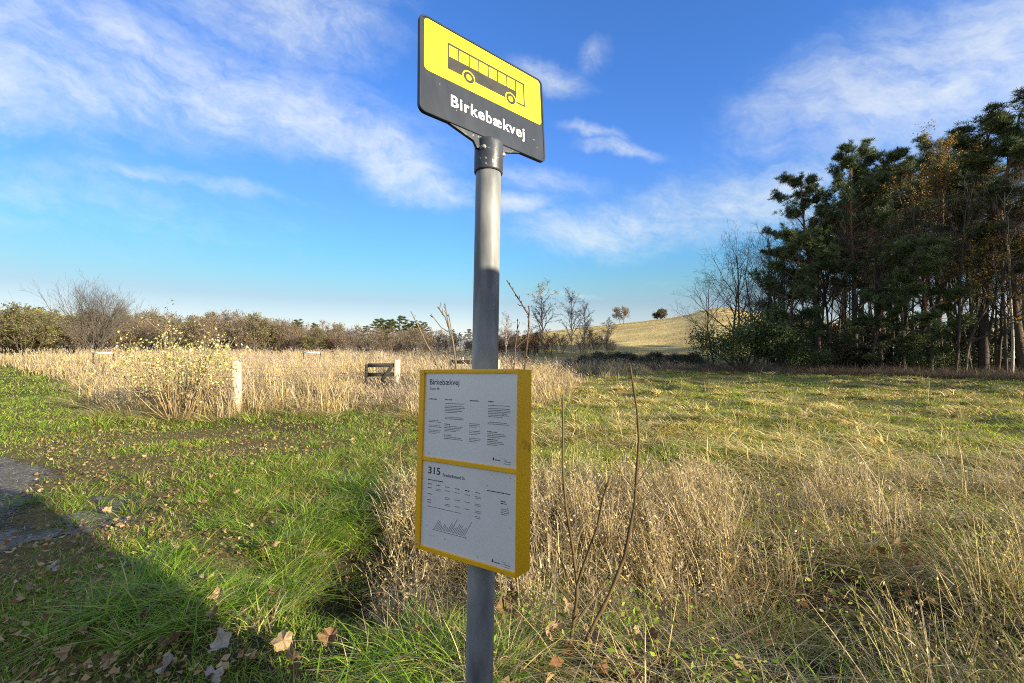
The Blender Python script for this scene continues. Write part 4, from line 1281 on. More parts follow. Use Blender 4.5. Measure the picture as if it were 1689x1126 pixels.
# --- tussocky field on the right
mb = MB()
inwood = lambda x, y: (x * .559 + y * .829) > 41
x, y, r = polar(175000, 4.6, 48, -6, 76)
k = (y < reed_line(x, y) + 1.0) & ~inwood(x, y)
x, y, r = x[k], y[k], r[k]; n = len(x)
pn = fbm(x, y, 2.0, 50); dryp = smooth(.46, .60, fbm(x, y * 1.7, 2.6, 52))
col = pick(GREEN + OLIVE, n, .3, [.15, .15, .12, .12, .18, .16, .12]) * (.7 + .6 * fbm(x, y, .9, 51))[:, None]; dd = rg.random(n) < .08 + .30 * dryp
col[dd] = pick(STRAW, int(dd.sum()), .25) * .95
col = col * np.array([1.62, 1.42, 1.08])
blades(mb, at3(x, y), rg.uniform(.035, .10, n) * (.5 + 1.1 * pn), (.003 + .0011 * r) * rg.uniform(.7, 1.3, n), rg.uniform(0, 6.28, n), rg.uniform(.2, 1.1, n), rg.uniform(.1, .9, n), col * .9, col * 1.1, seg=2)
tx, ty, tr = polar(1350, 5.2, 44, -5, 74)            # straw tussocks, combed over by the wind
k = (ty < reed_line(tx, ty) + .5) & (fbm(tx, ty * 1.7, 2.6, 52) > .45) & ~inwood(tx, ty)
tx, ty, tr = tx[k], ty[k], tr[k]; m = len(tx)
tufts(mb, tx, ty, 62, rg.uniform(.12, .44, m), rg.uniform(.16, .40, m), .0050, STRAW, OLIVE, .18, comb=rg.normal(2.7, .8, m), out=.6, lean=(.1, .9), curv=(.5, 2.2), seg=3, wr=.0016, tone=(.7, 1.42), hv=(.3, 1.05))
tx, ty, tr = polar(1500, 5.2, 44, -5, 56)
k = (ty < reed_line(tx, ty)) & ~inwood(tx, ty); tx, ty = tx[k], ty[k]; m = len(tx)
tufts(mb, tx, ty, 44, rg.uniform(.08, .2, m), rg.uniform(.10, .28, m), .003, GREEN + OLIVE, STRAW, .2, seg=3, wr=.0007, tone=(.6, 1.1))
tx, ty, tr = polar(150, 5.5, 30, -2, 56)             # lone upright stalks in the field
k = (ty < reed_line(tx, ty)); tx, ty = tx[k], ty[k]; m = len(tx)
tufts(mb, tx, ty, 5, .08, rg.uniform(.4, .8, m), .003, STRAW, lean=(.0, .3), curv=(0, .4), seg=3, wr=.0003, thin=.3)
tag(mb.build('field_grass', M_STRAW), 'rough meadow of green grass and straw coloured tussocks on the right', 'grass', kind='stuff')

# --- tall dry weeds and grasses right behind the post, and the tangle at their feet
mb = MB()


def weeds(mb, cx, cy, per, rad, h, pal, w=None, twigs=2.4, specks=2.0, leanmax=.4, comb=None):
    m = len(cx); n = m * per
    X, Y_ = np.repeat(cx, per), np.repeat(cy, per); Hh = np.repeat(np.broadcast_to(h, (m,)), per) * rg.uniform(.5, 1.12, n)
    a = rg.uniform(0, 6.28, n); q = rg.uniform(0, 1, n) ** .6 * np.repeat(np.broadcast_to(rad, (m,)), per)
    X, Y_ = X + np.cos(a) * q, Y_ + np.sin(a) * q
    az = a + rg.normal(0, .5, n)
    if comb is not None: az = np.where(rg.random(n) < .5, az, np.repeat(comb, per) + rg.normal(0, .4, n))
    ln = rg.uniform(0, leanmax, n) * (.4 + q / (q.max() + 1e-6)); P = at3(X, Y_)
    tone = np.repeat(rg.uniform(.7, 1.2, m), per)[:, None]
    blades(mb, P, Hh, rg.uniform(.0040, .0085, n), az, ln, rg.uniform(0, .35, n), pick(pal, n, .22, w) * tone * .85, pick(pal, n, .22, w) * tone * 1.1, seg=3, thin=.3)

    def along(k_, t):
        return P[k_] + np.stack([np.cos(az[k_]) * Hh[k_] * ln[k_] * t, np.sin(az[k_]) * Hh[k_] * ln[k_] * t, Hh[k_] * t * .95], 1)
    k_ = rg.integers(0, n, int(n * twigs)); t = rg.uniform(.25, 1.0, len(k_)); c = pick(pal, len(k_), .3, w) * tone[k_]
    blades(mb, along(k_, t), rg.uniform(.03, .12, len(k_)), rg.uniform(.003, .0085, len(k_)), rg.uniform(0, 6.28, len(k_)), rg.uniform(.2, 1.3, len(k_)), rg.uniform(-.1, .9, len(k_)), c, seg=2)
    k_ = rg.integers(0, n, int(n * specks)); t = rg.uniform(.55, 1.05, len(k_)); c = pick(pal, len(k_), .3, w) * tone[k_]
    flakes(mb, along(k_, t) + rg.normal(size=(len(k_), 3)) * .016, rg.normal(size=(len(k_), 3)), rg.uniform(.012, .03, len(k_)), c)


n0 = 1500
x = rg.uniform(-.1, 8.4, n0); y = rg.uniform(2.9, 7.6, n0)
front = 3.45 + .25 * np.sin(x * 2.1) + .04 * x; back = 4.55 + .20 * x + 1.2 * (fbm(x, y, 1.3, 60) - .5)
k = (y > front) & (y < back) & (fbm(x, y, .7, 62) > .49) & ((x > .25) | (y > 3.6))
x, y = x[k], y[k]; m = len(x)
hc = rg.uniform(.34, .74, m) * (.75 + .5 * fbm(x, y, 1.3, 64)) * (1 - .30 * smooth(.35, 1.0, (y - front[k]) / (back[k] - front[k])))
weeds(mb, x, y, 10, rg.uniform(.06, .2, m), hc * .92, BROWN + STRAW, [.22, .22, .13, .17, .08, .07, .07, .04], comb=rg.normal(2.5, .6, m))
n0 = 420
x = rg.uniform(-.05, 2.2, n0); y = rg.uniform(2.75, 5.2, n0)
k = (x > .06 * y - .2) & (x < .25 + .42 * y) & (y > 2.9 + .10 * x); x, y = x[k], y[k]; m = len(x)
weeds(mb, x, y, 11, rg.uniform(.05, .18, m), rg.uniform(.26, .62, m) * (1 - .25 * smooth(3.0, 2.7, y)), BROWN + STRAW, [.2, .2, .12, .16, .1, .09, .08, .05], comb=rg.normal(2.5, .8, m), leanmax=.5)
x = rg.uniform(.2, 8.0, 70); y = rg.uniform(3.4, 7.0, 70)
k = y < 5.2 + .32 * x; x, y = x[k], y[k]; m = len(x)  # thin upright grass stalks that stand above the weeds
tufts(mb, x, y, 6,   .10, rg.uniform(.5, 1.0, m), .0042, STRAW, lean=(.0, .3), curv=(.0, .45), comb=rg.normal(2.6, .4, m), out=.3, seg=4, thin=.3)
x = rg.uniform(.2, 7.5, 220); y = rg.uniform(3.3, 6.8, 220)
k = y < 4.5 + .22 * x; x, y = x[k], y[k]; m = len(x)  # tufts of straw among them
tufts(mb, x, y, 34, rg.uniform(.06, .16, m), rg.uniform(.18, .45, m), .006, STRAW, BROWN, .25, comb=rg.normal(2.6, .6, m), out=.5, lean=(.05, .7), seg=4, tone=(.6, 1.1))
tag(mb.build('tall_dry_weeds', M_STRAW), 'dense tall brown weeds and dry grass stalks behind the bare sapling', 'weeds', kind='stuff')

mb = MB()      # brown weeds left of the board
n = 240
x = rg.normal(-.82, .34, n); y = rg.normal(4.15, .75, n)
k = (x > -1.5) & (x < .25) & (y > 3.0) & (y < 6.0) & (x > -.9 - .22 * (y - 3)); x, y = x[k], y[k]; m = len(x)
weeds(mb, x, y, 14, rg.uniform(.04, .14, m), rg.uniform(.16, .5, m), BROWN + STRAW, [.2, .2, .14, .16, .1, .08, .07, .05], leanmax=.6)
tag(mb.build('withered_weeds', M_STRAW), 'withered brown weeds to the left of the timetable board', 'weeds', kind='stuff')

mb = MB()      # lying straw, stems and low green at the ditch in front
n = 8500
x = rg.uniform(-.7, 6.5, n); y = rg.uniform(1.7, 5.0, n)
k = (x > -.45 + .25 * (3 - y)) & (y < 4.2 + .1 * x) & (fbm(x, y, .5, 66) > .40); x, y = x[k], y[k]; n = len(x)
col = pick(STRAW + BROWN, n, .3, [.17, .16, .14, .08, .15, .12, .10, .08])
blades(mb, at3(x, y, .0) + np.stack([np.zeros(n), np.zeros(n), rg.uniform(0, .07, n)], 1), rg.uniform(.08, .30, n), rg.uniform(.003, .0065, n), rg.uniform(0, 6.28, n), rg.uniform(.6, 2.4, n), rg.uniform(-.2, 1.0, n), col, seg=3, thin=.4)
n = 420
x = rg.uniform(-.3, 5.2, n); y = rg.uniform(1.75, 3.9, n)
k = ~((x < .05) & (y < 1.9)) & (fbm(x, y, .6, 67) > .44); x, y = x[k], y[k]; m = len(x)
gr = rg.random(m) < .48
tufts(mb, x[gr], y[gr], 52, rg.uniform(.04, .11, gr.sum()), rg.uniform(.14, .34, gr.sum()), .0055, GREEN, STRAW, .15, seg=4, tone=(.6, 1.15))
tufts(mb, x[~gr], y[~gr], 58, rg.uniform(.05, .14, (~gr).sum()), rg.uniform(.16, .42, (~gr).sum()), .0042, STRAW + BROWN, BROWN + OLIVE, .4, seg=4, lean=(.1, .9), curv=(.4, 2.2), comb=rg.uniform(0, 6.28, (~gr).sum()), tone=(.6, 1.12))
# taller herbs and stems at the right, whose shade falls into the ditch
n = 230
x = rg.uniform(1.7, 6.2, n); y = rg.uniform(1.9, 3.9, n)
k = (y < 1.2 + .62 * x); x, y = x[k], y[k]; m = len(x)
weeds(mb, x, y, 11, rg.uniform(.05, .18, m), rg.uniform(.30, .72, m), BROWN + STRAW + OLIVE, None, twigs=2.0, specks=2.0, leanmax=.6, comb=rg.normal(2.2, .7, m))
n = 150
x = rg.uniform(2.3, 4.8, n); y = rg.uniform(.8, 2.3, n); m = n
weeds(mb, x, y, 11, rg.uniform(.05, .2, m), rg.uniform(.45, .85, m), BROWN + STRAW + OLIVE, None, twigs=2.2, specks=2.4, leanmax=.6, comb=rg.normal(2.2, .7, m))
for i in range(90):       # leafy green herbs
    cx, cy = (rg.uniform(1.9, 5.5), rg.uniform(2.0, 4.3)) if i > 18 else (rg.uniform(-.1, 1.2), rg.uniform(1.9, 3.0))
    mm = 34; hgt = rg.uniform(.12, .5)
    P = at3(np.full(mm, cx), np.full(mm, cy)) + rg.normal(size=(mm, 3)) * np.array([.08, .08, .01]) + np.stack([np.zeros(mm), np.zeros(mm), rg.uniform(.03, hgt, mm)], 1)
    flakes(mb, P, rg.normal(size=(mm, 3)) + np.array([0, 0, 1]), rg.uniform(.018, .052, mm), pick(GREEN + OLIVE, mm, .3) * .9, aspect=.42)
tag(mb.build('ditch_undergrowth', M_STRAW), 'tangle of lying straw, green clumps and herbs in the ditch in front', 'undergrowth', kind='stuff')

# --- reed bed across the middle
mb = MB()
RW = BROWN[:3] + STRAW + STRAW
cx, cy, r = polar(8600, 9.6, 76, -66, 26)
rl = reed_line(cx, cy)
k = (cy > rl) & (cy < 80) & ((cx * .559 + cy * .829) < 45) & (fbm(cx, cy, 1.5, 71) > .36); cx, cy, r, rl = cx[k], cy[k], r[k], rl[k]; m = len(cx)
edge = np.clip((cy - rl) / 4.5, 0, 1)
mid = np.exp(-((cx / cy + .285) / .085) ** 2) * (cy < 17.0)             # trodden down before the old gate
hc = (.50 + .62 * edge) * (.62 + .75 * fbm(cx, cy, 1.9, 70)) * (1 - .28 * smooth(-.5, 3, cx)) * (1 - .66 * mid) * (1 + .10 * smooth(20, 50, r))
tufts(mb, cx, cy, 13, .10 + .007 * r, hc, .0035, RW, BROWN, np.clip(1.6 * (fbm(cx, cy, 3.2, 74) - .36), .03, .75), comb=rg.normal(2.6, .7, m), out=.45, lean=(.0, .34), curv=(0, .5), seg=3, wr=.00088, thin=.35, hv=(.5, 1.2), tone=(.5, 1.12))
kk = rg.random(m) < .55                               # leaves hanging off the stems
tufts(mb, cx[kk], cy[kk], 12, .16 + .008 * r[kk], hc[kk] * .55, .003, STRAW + BROWN, None, 0, lean=(.3, 1.3), curv=(.2, 1.5), seg=3, wr=.0007, tone=(.7, 1.15), lift=.16)
k2 = (edge < .5) & (r < 30)                           # lodged straw along the front
tufts(mb, cx[k2], cy[k2] - .4, 22, .3, rg.uniform(.25, .6, k2.sum()), .0028, STRAW, BROWN, .2, comb=rg.normal(-2.2, 1.2, k2.sum()), out=.3, lean=(.7, 1.8), curv=(.3, 1.6), seg=3, wr=.0006, tone=(.7, 1.15))
n = len(cx); rp = rg.integers(0, n, 15000)            # feathery heads
x, y = cx[rp] + rg.normal(0, .25, len(rp)), cy[rp] + rg.normal(0, .25, len(rp)); rr_ = r[rp]
P = at3(x, y) + np.stack([np.zeros(len(rp)), np.zeros(len(rp)), hc[rp] * rg.uniform(.75, 1.08, len(rp))], 1)
blades(mb, P, rg.uniform(.08, .2, len(rp)), .009 + .0008 * rr_, rg.normal(2.5, .8, len(rp)), rg.uniform(.2, 1.0, len(rp)), rg.uniform(.2, .9, len(rp)), pick([(.42, .32, .22), (.5, .40, .28), (.32, .23, .17), (.36, .25, .2)], len(rp), .2), seg=2, thin=.5)
x, y, r = polar(900, 9.0, 42, -50, 10)                # green shoots and dark weeds at the foot of the reeds
rl = reed_line(x, y); k = (y > rl - 1.1) & (y < rl + 1.0) & (fbm(x, y, 1.6, 78) > .46); x, y = x[k], y[k]; m = len(x)
tufts(mb, x, y, 24, .18, rg.uniform(.12, .4, m), .004, GREEN + OLIVE, STRAW, .2, seg=2, wr=.0006, tone=(.5, 1.1))
tag(mb.build('reed_bed', M_STRAW), 'tall straw coloured reeds and dry grass beyond the lawn', 'reeds', kind='stuff')

# --- grey brambles and dead grass along the foot of the wood, and scrub below the hill
mb = MB()
m = 2600
px = 930 + rg.uniform(0, 1, m) * 900
yv = np.interp(px, [930, 1000, 1130, 1300, 1500, 1830], [30, 31, 33.5, 32, 30.0, 25.5]) + rg.uniform(-1.6, 7, m)
x = yv * np.interp(px, np.linspace(930, 1830, 60), [math.tan(az_of(p)) for p in np.linspace(930, 1830, 60)])
tufts(mb, x, yv, 16, .3, rg.uniform(.4, 1.15, m), .016, [(.16, .115, .09), (.22, .16, .12), (.12, .09, .065), (.2, .16, .09)], lean=(.1, .9), curv=(0, 1.2), seg=3, tone=(.6, 1.2), thin=.4)
tag(mb.build('bramble_undergrowth', M_STRAW), 'grey brown brambles and dead grass along the foot of the wood', 'undergrowth', kind='stuff')

# --- dry grass on the hill
mb = MB()
x, y, r = polar(60000, 66, 175, -2, 38)
n = len(x)
pal = pick(STRAW + OLIVE, n, .2, [.30, .28, .24, .14, .02, .01, .01]) * (.7 + .6 * fbm(x, y * 1.5, 6, 9))[:, None]
blades(mb, at3(x, y), rg.uniform(.10, .28, n), .0010 * r, rg.uniform(0, 6.28, n), rg.uniform(.4, 1.2, n), rg.uniform(0, .8, n), pal * np.array([.92, .92, .92]), seg=1)
tag(mb.build('hill_grass', M_STRAW), 'dry grass on the slope of the hill', 'grass', kind='stuff')

# ------------------------------------------------------------------ saplings, bush, fence remains, fallen leaves
def at_px(px, py, y):
    d = ray(px, py); return np.array([0, 0, EYE]) + d * (y / d[1])


def sapling(label, branches, y, bark, cat='sapling', sc=.94):
    mb = MB(); allp = []
    for pts, r0, r1, dy in branches:
        P = [at_px(a, b, y + dy * i / max(1, len(pts) - 1)) for i, (a, b) in enumerate(pts)]
        # finer, slightly knotty stem
        Q = []; Rr = []
        for i in range(len(P) - 1):
            for t in np.linspace(0, 1, 5)[:-1]:
                Q.append(P[i] * (1 - t) + P[i + 1] * t); f = (i + t) / (len(P) - 1) 
                Rr.append((r0 + (r1 - r0) * f) * (1.28 if t == .5 else 1.0))
        Q.append(P[-1]); Rr.append(r1 * 1.25)
        Q.append(P[-1] + (P[-1] - Q[-2]) * .12); Rr.append(r1 * .5)
        chain(mb, np.array(Q), np.array(Rr) * sc, 7, np.array(bark) * rg.uniform(.9, 1.1)); allp.append(P[0])
        for i in range(6, len(Q) - 2):
            if rg.random() < .62:
                ax = Q[i + 1] - Q[i - 1]; ax = ax / np.linalg.norm(ax)
                dd = rotv(ax, rg.uniform(.5, .9), rg.uniform(0, 6.28)); ln = rg.choice([.012, .02, .035, .09], p=[.4, .3, .2, .1])
                chain(mb, np.array([Q[i], Q[i] + dd * ln * .6, Q[i] + dd * ln + np.array([0, 0, ln * .15])]), [.0022, .0020, .0026 if ln < .03 else .0012], 4, np.array(bark) * .8)
    base = allp[0].copy()
    mb.v = [v - base for v in mb.v]
    o = mb.build('bare_sapling', M_BARK, smooth_=True, loc=tuple(base))
    return tag(o, label, cat)


BK = (.11, .075, .033)
sapling('bare forked sapling with three tall stems to the right of the timetable board',
        [([(933, 1112), (937, 1086), (944, 1040), (951, 990), (952, 962), (944, 900), (934, 840), (928, 770), (929, 710), (928, 652)], .0115, .005, .12),
         ([(952, 964), (965, 925), (985, 870), (995, 820), (1006, 786)], .008, .0045, -.12),
         ([(958, 1075), (984, 1021), (1005, 982), (1030, 918), (1047, 832), (1054, 725), (1051, 677), (1040, 607)], .0115, .0055, .2),
         ([(950, 1026), (975, 990), (1005, 948)], .005, .003, .1), ([(942, 966), (918, 905), (899, 856)], .0045, .002, .15), ([(941, 992), (908, 955), (879, 927)], .005, .003, .1),
         ([(1048, 806), (1028, 785), (1020, 772)], .003, .002, 0), ([(1050, 800), (1066, 775), (1076, 762)], .003, .002, 0), ([(1046, 840), (1070, 812), (1080, 795)], .003, .002, 0)], 2.37, BK)
sapling('bare twiggy sapling behind the board, to the left of the post',
        [([(792, 1100), (776, 860), (757, 650), (752, 600), (747, 562), (742, 546), (734, 522), (722, 506)], .009, .0035, .1), ([(742, 548), (737, 520), (734, 500)], .005, .003, 0),
         ([(743, 549), (728, 540), (711, 518)], .004, .0025, 0), ([(746, 556), (743, 535), (740, 518)], .004, .0025, 0),
         ([(789, 1080), (762, 800), (735, 640), (716, 590), (700, 560), (690, 538), (678, 514)], .007, .003, .2)], 2.25, (.19, .145, .095), sc=.72)
sapling('bare sapling behind the board with a crooked top, to the right of the post',
        [([(797, 1092), (820, 850), (860, 650), (866, 605), (869, 570), (872, 540), (872, 520), (860, 500), (846, 478), (836, 462)], .008, .0035, .1), ([(872, 524), (873, 512), (872, 504)], .006, .004, 0),
         ([(866, 598), (875, 590), (886, 583)], .004, .002, 0), ([(800, 1085), (826, 830), (846, 640), (848, 600), (850, 572), (853, 548), (854, 526)], .006, .003, .1),
         ([(850, 574), (860, 565), (869, 557)], .0035, .003, 0)], 2.3, (.11, .07, .05), sc=.72)


def bush(loc, label):
    rb = np.random.default_rng(91); sm, fm = MB(), MB(); P = []
    for i in range(48):
        a = rb.uniform(0, 6.28); sp = rb.uniform(.05, .85); hgt = rb.uniform(1.1, 1.75)
        d = np.array([math.cos(a) * sp, math.sin(a) * sp * .7, 1]); d /= np.linalg.norm(d)
        pts, rad = limb(rb, (math.cos(a) * .2, math.sin(a) * .2, -.05), d, hgt * (1.15 - .15 * sp), .0115, .004, 8, .06, -.005)
        chain(sm, pts, rad, 5, np.array([.36, .26, .13]) * rb.uniform(.45, 1.15))
        for q in pts[4:]:
            l2, r2 = limb(rb, q, rotv(d, .8, rb.uniform(0, 6.28)), rb.uniform(.2, .5), .006, .003, 3, .15, .02)
            tubes(sm, l2[:-1], l2[1:], r2[:-1], r2[1:], 4, (.34, .25, .13)); P.extend(l2[1:])
    pts, rad = limb(rb, (-.7, .6, 0), (-.12, .0, 1), 2.55, .014, .004, 8, .05, 0)
    chain(sm, pts, rad, 5, (.2, .15, .09)); hi = pts[5:]
    P = np.array(P); n = 3000
    Q = P[rb.integers(0, len(P), n)] + rb.normal(size=(n, 3)) * .09
    w = np.clip((Q[:, 2] - .45) / .9, .10, 1) * np.clip(.45 + .8 * vnoise(Q[:, 0] + 20, Q[:, 2] * 1.3, .5, 3), .1, 1); k = rb.random(n) < w; Q = Q[k]; n = len(Q)
    cc = np.array([(.62, .56, .24), (.68, .62, .34), (.44, .46, .13), (.32, .36, .09), (.5, .4, .14)])[rb.integers(0, 5, n)] * rb.uniform(.75, 1.2, (n, 1))
    flakes(fm, Q, rb.normal(size=(n, 3)) + np.array([0.3, -.4, .5]), rb.uniform(.035, .08, n), cc, aspect=.6)
    Q = hi[rb.integers(0, len(hi), 30)] + rb.normal(size=(30, 3)) * .10
    flakes(fm, Q, rb.normal(size=(30, 3)), rb.uniform(.06, .1, 30), np.array([.10, .12, .04]))
    root = empty('leafy_bush', loc); tag(root, label, 'bush')
    sm.build('stems', M_BARK, root, True); fm.build('foliage', M_LEAF, root)


bush((-7.35, 10.1, float(hz(-7.35, 10.1))), 'bush with many bare fanned stems and pale yellow leaves beside the fence post')

WOODP = mat_noise('weathered_wood', (.40, .33, .23), (.62, .53, .39), 3, .85, stretch=(9, 9, 1.2), bump=.35)
WOODD = mat_noise('dark_tarred_wood', (.018, .016, .015), (.05, .044, .038), 4, .8, stretch=(2, 2, 9), bump=.3)
WIRE = plain('rusty_wire', (.08, .07, .06), .6)


def bar(mb, p0, p1, w, d, col=(.4, .4, .4), taper=1.0, jag=0.0):
    """a squared timber from p0 to p1 with slightly rounded arrises"""
    p0, p1 = np.array(p0, float), np.array(p1, float); ax = (p1 - p0) / np.linalg.norm(p1 - p0)
    ref = np.array([0, 1, 0]) if abs(ax[2]) > .7 or abs(ax[0]) > .7 else np.array([1., 0, 0])
    u = np.cross(ax, ref); u /= np.linalg.norm(u); v = np.cross(ax, u)
    sec = np.array([(-.5, -.38), (-.38, -.5), (.38, -.5), (.5, -.38), (.5, .38), (.38, .5), (-.38, .5), (-.5, .38)])
    V = []
    for t, k in ((0, 1), (.5, .98), (1 - .02, taper), (1, taper * .86)):
        for s_ in sec:
            V.append(p0 + (p1 - p0) * t + (u * s_[0] * w + v * s_[1] * d) * k)
    Q = [(r * 8 + i, r * 8 + (i + 1) % 8, (r + 1) * 8 + (i + 1) % 8, (r + 1) * 8 + i) for r in range(3) for i in range(8)]
    Q += [(24, 25, 26, 27), (24, 27, 28, 31), (28, 29, 30, 31), (3, 2, 1, 0), (7, 4, 3, 0), (7, 6, 5, 4)]
    mb.add(np.array(V), Q, C=col)


def g3(px, y, h=0.0):
    x, yy, z = ground_at(px, y); return np.array([x, yy, z + h])


def single(name, label, cat, fn, mat, loc, group=None):
    mb = MB(); fn(mb); mb.v = [v - loc for v in mb.v]
    return tag(mb.build(name, mat, loc=tuple(loc)), label, cat, group)


p = g3(393.5, 10.92)
post = empty('fence_post', tuple(p)); tag(post, 'stout pale weathered fence post leaning slightly beside the bush', 'fence post')
mb = MB(); bar(mb, (0, 0, -.2), (-.055, .0, 1.25), .19, .17, taper=.94); mb.build('timber', WOODP, post)
for h_ in (.36, .62, .86, 1.07):
    mb = MB(); chain(mb, np.array([(-.15, -.118, h_), (-.05, -.125, h_ + .005), (.06, -.12, h_), (.13, -.10, h_)]), [.0028] * 4, 4, (.1, .1, .1))
    mb.build('staple', WIRE, post)
gp = g3(655, 16.2)
wf = MB()
a0 = p + np.array([-.05, -.1, 0]); lft = g3(300, 12.4)
for h_ in (.36, .62, .86, 1.07):
    for A, B in ((lft, a0), (a0, gp)):
        q = [A + (B - A) * t + np.array([0, 0, h_ - .05 * math.sin(math.pi * t)]) for t in np.linspace(0, 1, 9)]
        chain(wf, np.array(q), [.0035] * 9, 4, (.1, .1, .1))
wf.v = [v - p for v in wf.v]
tag(wf.build('wire_fence', WIRE, loc=tuple(p)), 'thin strands of fence wire running through the reeds from the pale post', 'wire')

gate = empty('wooden_gate', tuple(g3(630, 16.2))); tag(gate, 'broken dark wooden gate with a pale post standing in the reeds', 'gate')
go = g3(630, 16.2)
def gpart(name, a, b, w, d, mat, tp=1.0):
    mb = MB(); bar(mb, np.array(a), np.array(b), w, d, taper=tp); mb.build(name, mat, gate)
xl, xr, xp = (g3(q, 16.2)[0] - go[0] for q in (605, 648, 655))
gpart('gate_post', (xp, .02, -.2), (xp, .02, 1.17), .20, .2, WOODP, .95)
gpart('upright', (xl, 0, -.1), (xl, 0, 1.0), .09, .07, WOODD)
gpart('rail', (xl + .05, -.01, .965), (xp - .11, -.01, .975), .14, .05, WOODD)
gpart('rail', (xl + .05, -.01, .63), (xp - .11, -.01, .65), .14, .05, WOODD)
gpart('rail', (xl + .46, -.01, .34), (xp - .11, -.01, .35), .13, .05, WOODD)
gpart('brace', (xl + .48, -.06, .32), (xl + .92, -.06, .94), .12, .04, WOODD)

rail = empty('rail_fence', tuple(g3(780, 19))); tag(rail, 'dark low rail fence mostly hidden behind the bus stop post', 'fence')
ro = g3(780, 19)
for nm, a, b, w, d, mat in (('rail', (743, 1.08), (818, 1.10), .16, .05, WOODD), ('upright', (744, -.1), (744, 1.12), .10, .08, WOODD), ('rail', (743, .72), (818, .74), .14, .05, WOODD), ('rail_post', (822, -.1), (822, 1.22), .16, .16, WOODP)):
    A, B = g3(a[0], 19, a[1]) - ro, g3(b[0], 19, b[1]) - ro
    if nm == 'upright': A, B = A + np.array([0, -.08, 0]), B + np.array([0, -.08, 0])
    mb = MB(); bar(mb, A, B, w, d); mb.build(nm, mat, rail)
for px, y, h_, lab in ((630.5, 27, 1.42, 'thin pale stake in the reeds just behind the broken gate'), (918.5, 27, 1.2, 'thin leaning stake in the dry grass right of the bus stop post'), (765, 24, 1.2, 'short pale stake behind the rail fence')):
    b_ = g3(px, y)
    single('fence_stake', lab, 'stake', lambda m: bar(m, b_ + np.array([0, 0, -.2]), b_ + np.array([-.04, 0, h_]), .065, .065, taper=.9), WOODP, b_)
for px0, px1, y, h_, lab in ((500, 528, 30, 1.36, 'white plank lying level above the reeds in the middle distance'), (152, 186, 29, 1.18, 'white bar among the reeds at the left end of the reed bed')):
    b_ = g3((px0 + px1) / 2, y)
    A, B = g3(px0, y, h_) - b_, g3(px1, y, h_) - b_
    rt_ = empty('white_rail', tuple(b_)); tag(rt_, lab, 'rail')
    WP = plain('white_paint_wood', (.74, .72, .66), .6)
    mb = MB(); bar(mb, A, B, .11, .05); mb.build('plank', WP, rt_)
    for e_ in (A, B):
        mb = MB(); bar(mb, np.array([e_[0], .08, -.1]), np.array([e_[0], .08, h_ + .03]), .05, .05); mb.build('support', WOODD, rt_)

# --- fallen leaves: the big ones near the track one by one, the litter as stuff
def leaf_mesh(seed, lobed=True):
    rl_ = np.random.default_rng(seed); n = 20
    V = [(0, 0, .004)]
    for i in range(n):
        a = 2 * math.pi * i / n
        rad = (.72 + .28 * abs(math.cos(2.5 * (a - math.pi / 2)))) if lobed else (.45 + .55 * abs(math.sin(a)))
        rad *= rl_.uniform(.85, 1.1) * .5
        xx, yy = rad * math.cos(a), rad * math.sin(a)
        V.append((xx, yy, .22 * rl_.uniform(.2, 1.0) * (xx * xx + yy * yy) ** .5 + 2.0 * (xx * xx) * rl_.uniform(.3, 1.2) + .10 * math.sin(7 * xx + seed) * yy))
    b = len(V); V += [(0, -.30, .03), (.018, -.30, .03), (.03, -.72, .10), (.015, -.72, .10)]
    F = [(0, 1 + i, 1 + (i + 1) % n) for i in range(n)] + [(b, b + 1, b + 2, b + 3)]
    me = bpy.data.meshes.new('fallen_leaf'); me.from_pydata(V, [], F); me.update()
    return me


LM = {}
for key, c1, c2 in (('tan', (.20, .13, .07), (.34, .24, .13)), ('rust', (.11, .06, .03), (.18, .10, .05)), ('pale', (.24, .20, .155), (.36, .31, .25))):
    mt = mat_noise('leaf_' + key, c1, c2, 9, .7, spec=.25)
    LM[key] = []
    for sd in range(3):
        me = leaf_mesh(sd + len(key) * 10); me.materials.append(mt); LM[key].append(me)
rl2 = np.random.default_rng(303)
big_leaves = [(367, 1060, 'pale', .105), (278, 1096, 'pale', .09), (355, 1012, 'tan', .08), (484, 1085, 'tan', .095), (467, 1056, 'tan', .1), (455, 978, 'rust', .09), (362, 980, 'tan', .085), (340, 955, 'tan', .08),
              (480, 1110, 'rust', .085), (290, 1055, 'rust', .08), (181, 1086, 'tan', .075), (347, 1118, 'pale', .09), (268, 1062, 'rust', .07), (228, 937, 'tan', .075), (176, 885, 'tan', .08), (180, 916, 'tan', .07),
              (212, 935, 'pale', .08), (48, 972, 'tan', .07), (112, 1076, 'tan', .075), (85, 938, 'pale', .07), (132, 1041, 'tan', .06), (118, 890, 'tan', .07), (236, 1018, 'rust', .075), (242, 976, 'tan', .07),
              (300, 829, 'tan', .085), (270, 838, 'tan', .075), (333, 829, 'tan', .08), (362, 816, 'rust', .07), (392, 812, 'tan', .07), (176, 842, 'tan', .07), (430, 905, 'rust', .09), (452, 898, 'tan', .07),
              (545, 1050, 'rust', .09), (830, 1005, 'rust', .1), (845, 985, 'rust', .1), (905, 1040, 'tan', .1), (935, 1000, 'tan', .09), 
              (1060, 1040, 'tan', .09), (1075, 1050, 'rust', .08), (1095, 1010, 'tan', .08), (980, 1050, 'tan', .08)]
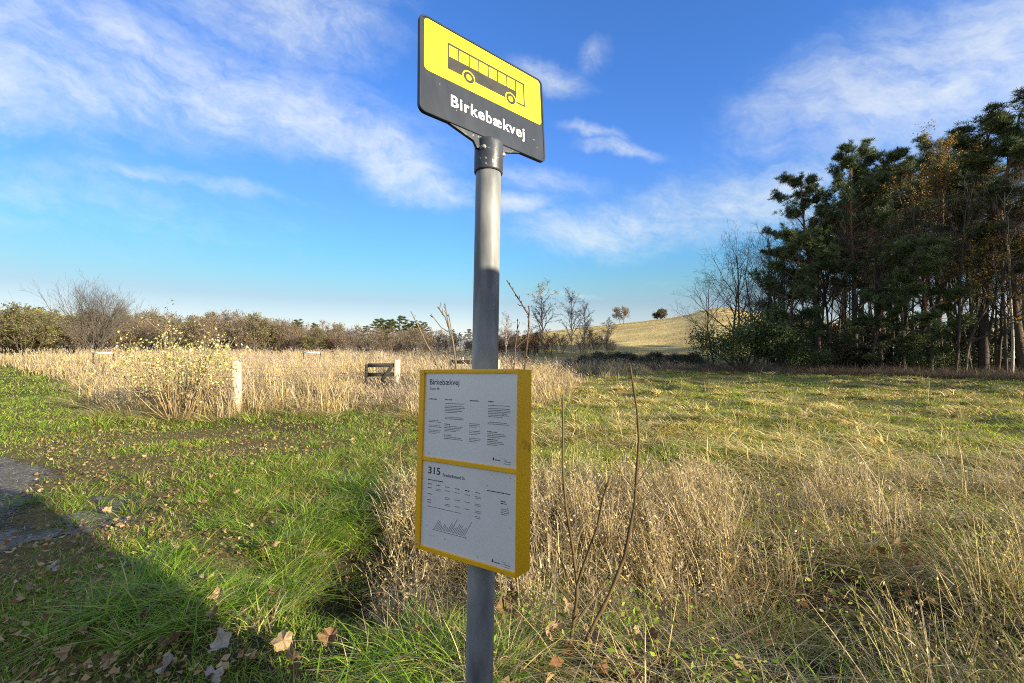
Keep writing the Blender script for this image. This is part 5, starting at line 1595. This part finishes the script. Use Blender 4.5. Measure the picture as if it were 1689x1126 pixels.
LLAB = {'tan': 'curled tan maple leaf lying on the grass in the foreground', 'rust': 'crumpled rust brown leaf lying in the grass in the foreground', 'pale': 'pale grey underside of a fallen leaf lying on the grass in the foreground'}
for (px, py, key, sz) in big_leaves:
    d = ray(px, py); t = -(EYE - .03) / d[2]; q = d * t
    o = link(bpy.data.objects.new('fallen_leaf', LM[key][int(rl2.integers(0, 3))]))
    lift = .07 if px > 320 else .035
    q = q * (1 - lift / EYE); zz = float(hz(q[0], q[1]))
    o.location = (q[0], q[1], max(zz + lift, EYE + d[2] * t * (1 - lift / EYE)))
    o.rotation_euler = (rl2.normal(.0, .75), rl2.normal(0, .75), rl2.uniform(0, 6.28)); o.scale = (sz * 1.08,) * 3
    tag(o, LLAB[key], 'leaf', key + ' leaves fallen in the foreground')

mb = MB()
n = 7000
x, y, r = polar(n, 2.6, 12, -54, -2)
k = (y < reed_line(x, y) - .2) & (gravel_mask(x, y) < .9) & ((fbm(x, y, 1.5, 90) > .40)); x, y, r = x[k], y[k], r[k]; n = len(x)
P = at3(x, y, .0) + np.stack([np.zeros(n), np.zeros(n), rg.uniform(.02, .06, n)], 1)
flakes(mb, P, rg.normal(size=(n, 3)) * .45 + np.array([0, 0, 1]), rg.uniform(.016, .046, n) * (1 + .04 * r), pick([(.30, .18, .08), (.38, .25, .11), (.22, .10, .04), (.42, .31, .16)], n, .25), aspect=.75, fold=.6)
n = 1100
x = rg.uniform(-.5, 4.5, n); y = rg.uniform(1.8, 4.0, n); k = fbm(x, y, .6, 92) > .48; x, y = x[k], y[k]; n = len(x)
P = at3(x, y, .0) + np.stack([np.zeros(n), np.zeros(n), rg.uniform(.02, .14, n)], 1)
flakes(mb, P, rg.normal(size=(n, 3)) * .7 + np.array([0, 0, 1]), rg.uniform(.03, .085, n), pick([(.30, .15, .06), (.38, .22, .10), (.24, .11, .05), (.44, .29, .14)], n, .25), aspect=.75, fold=.7)
tag(mb.build('leaf_litter', M_DEAD), 'small brown fallen leaves scattered over the turf and ditch', 'leaves', kind='stuff')
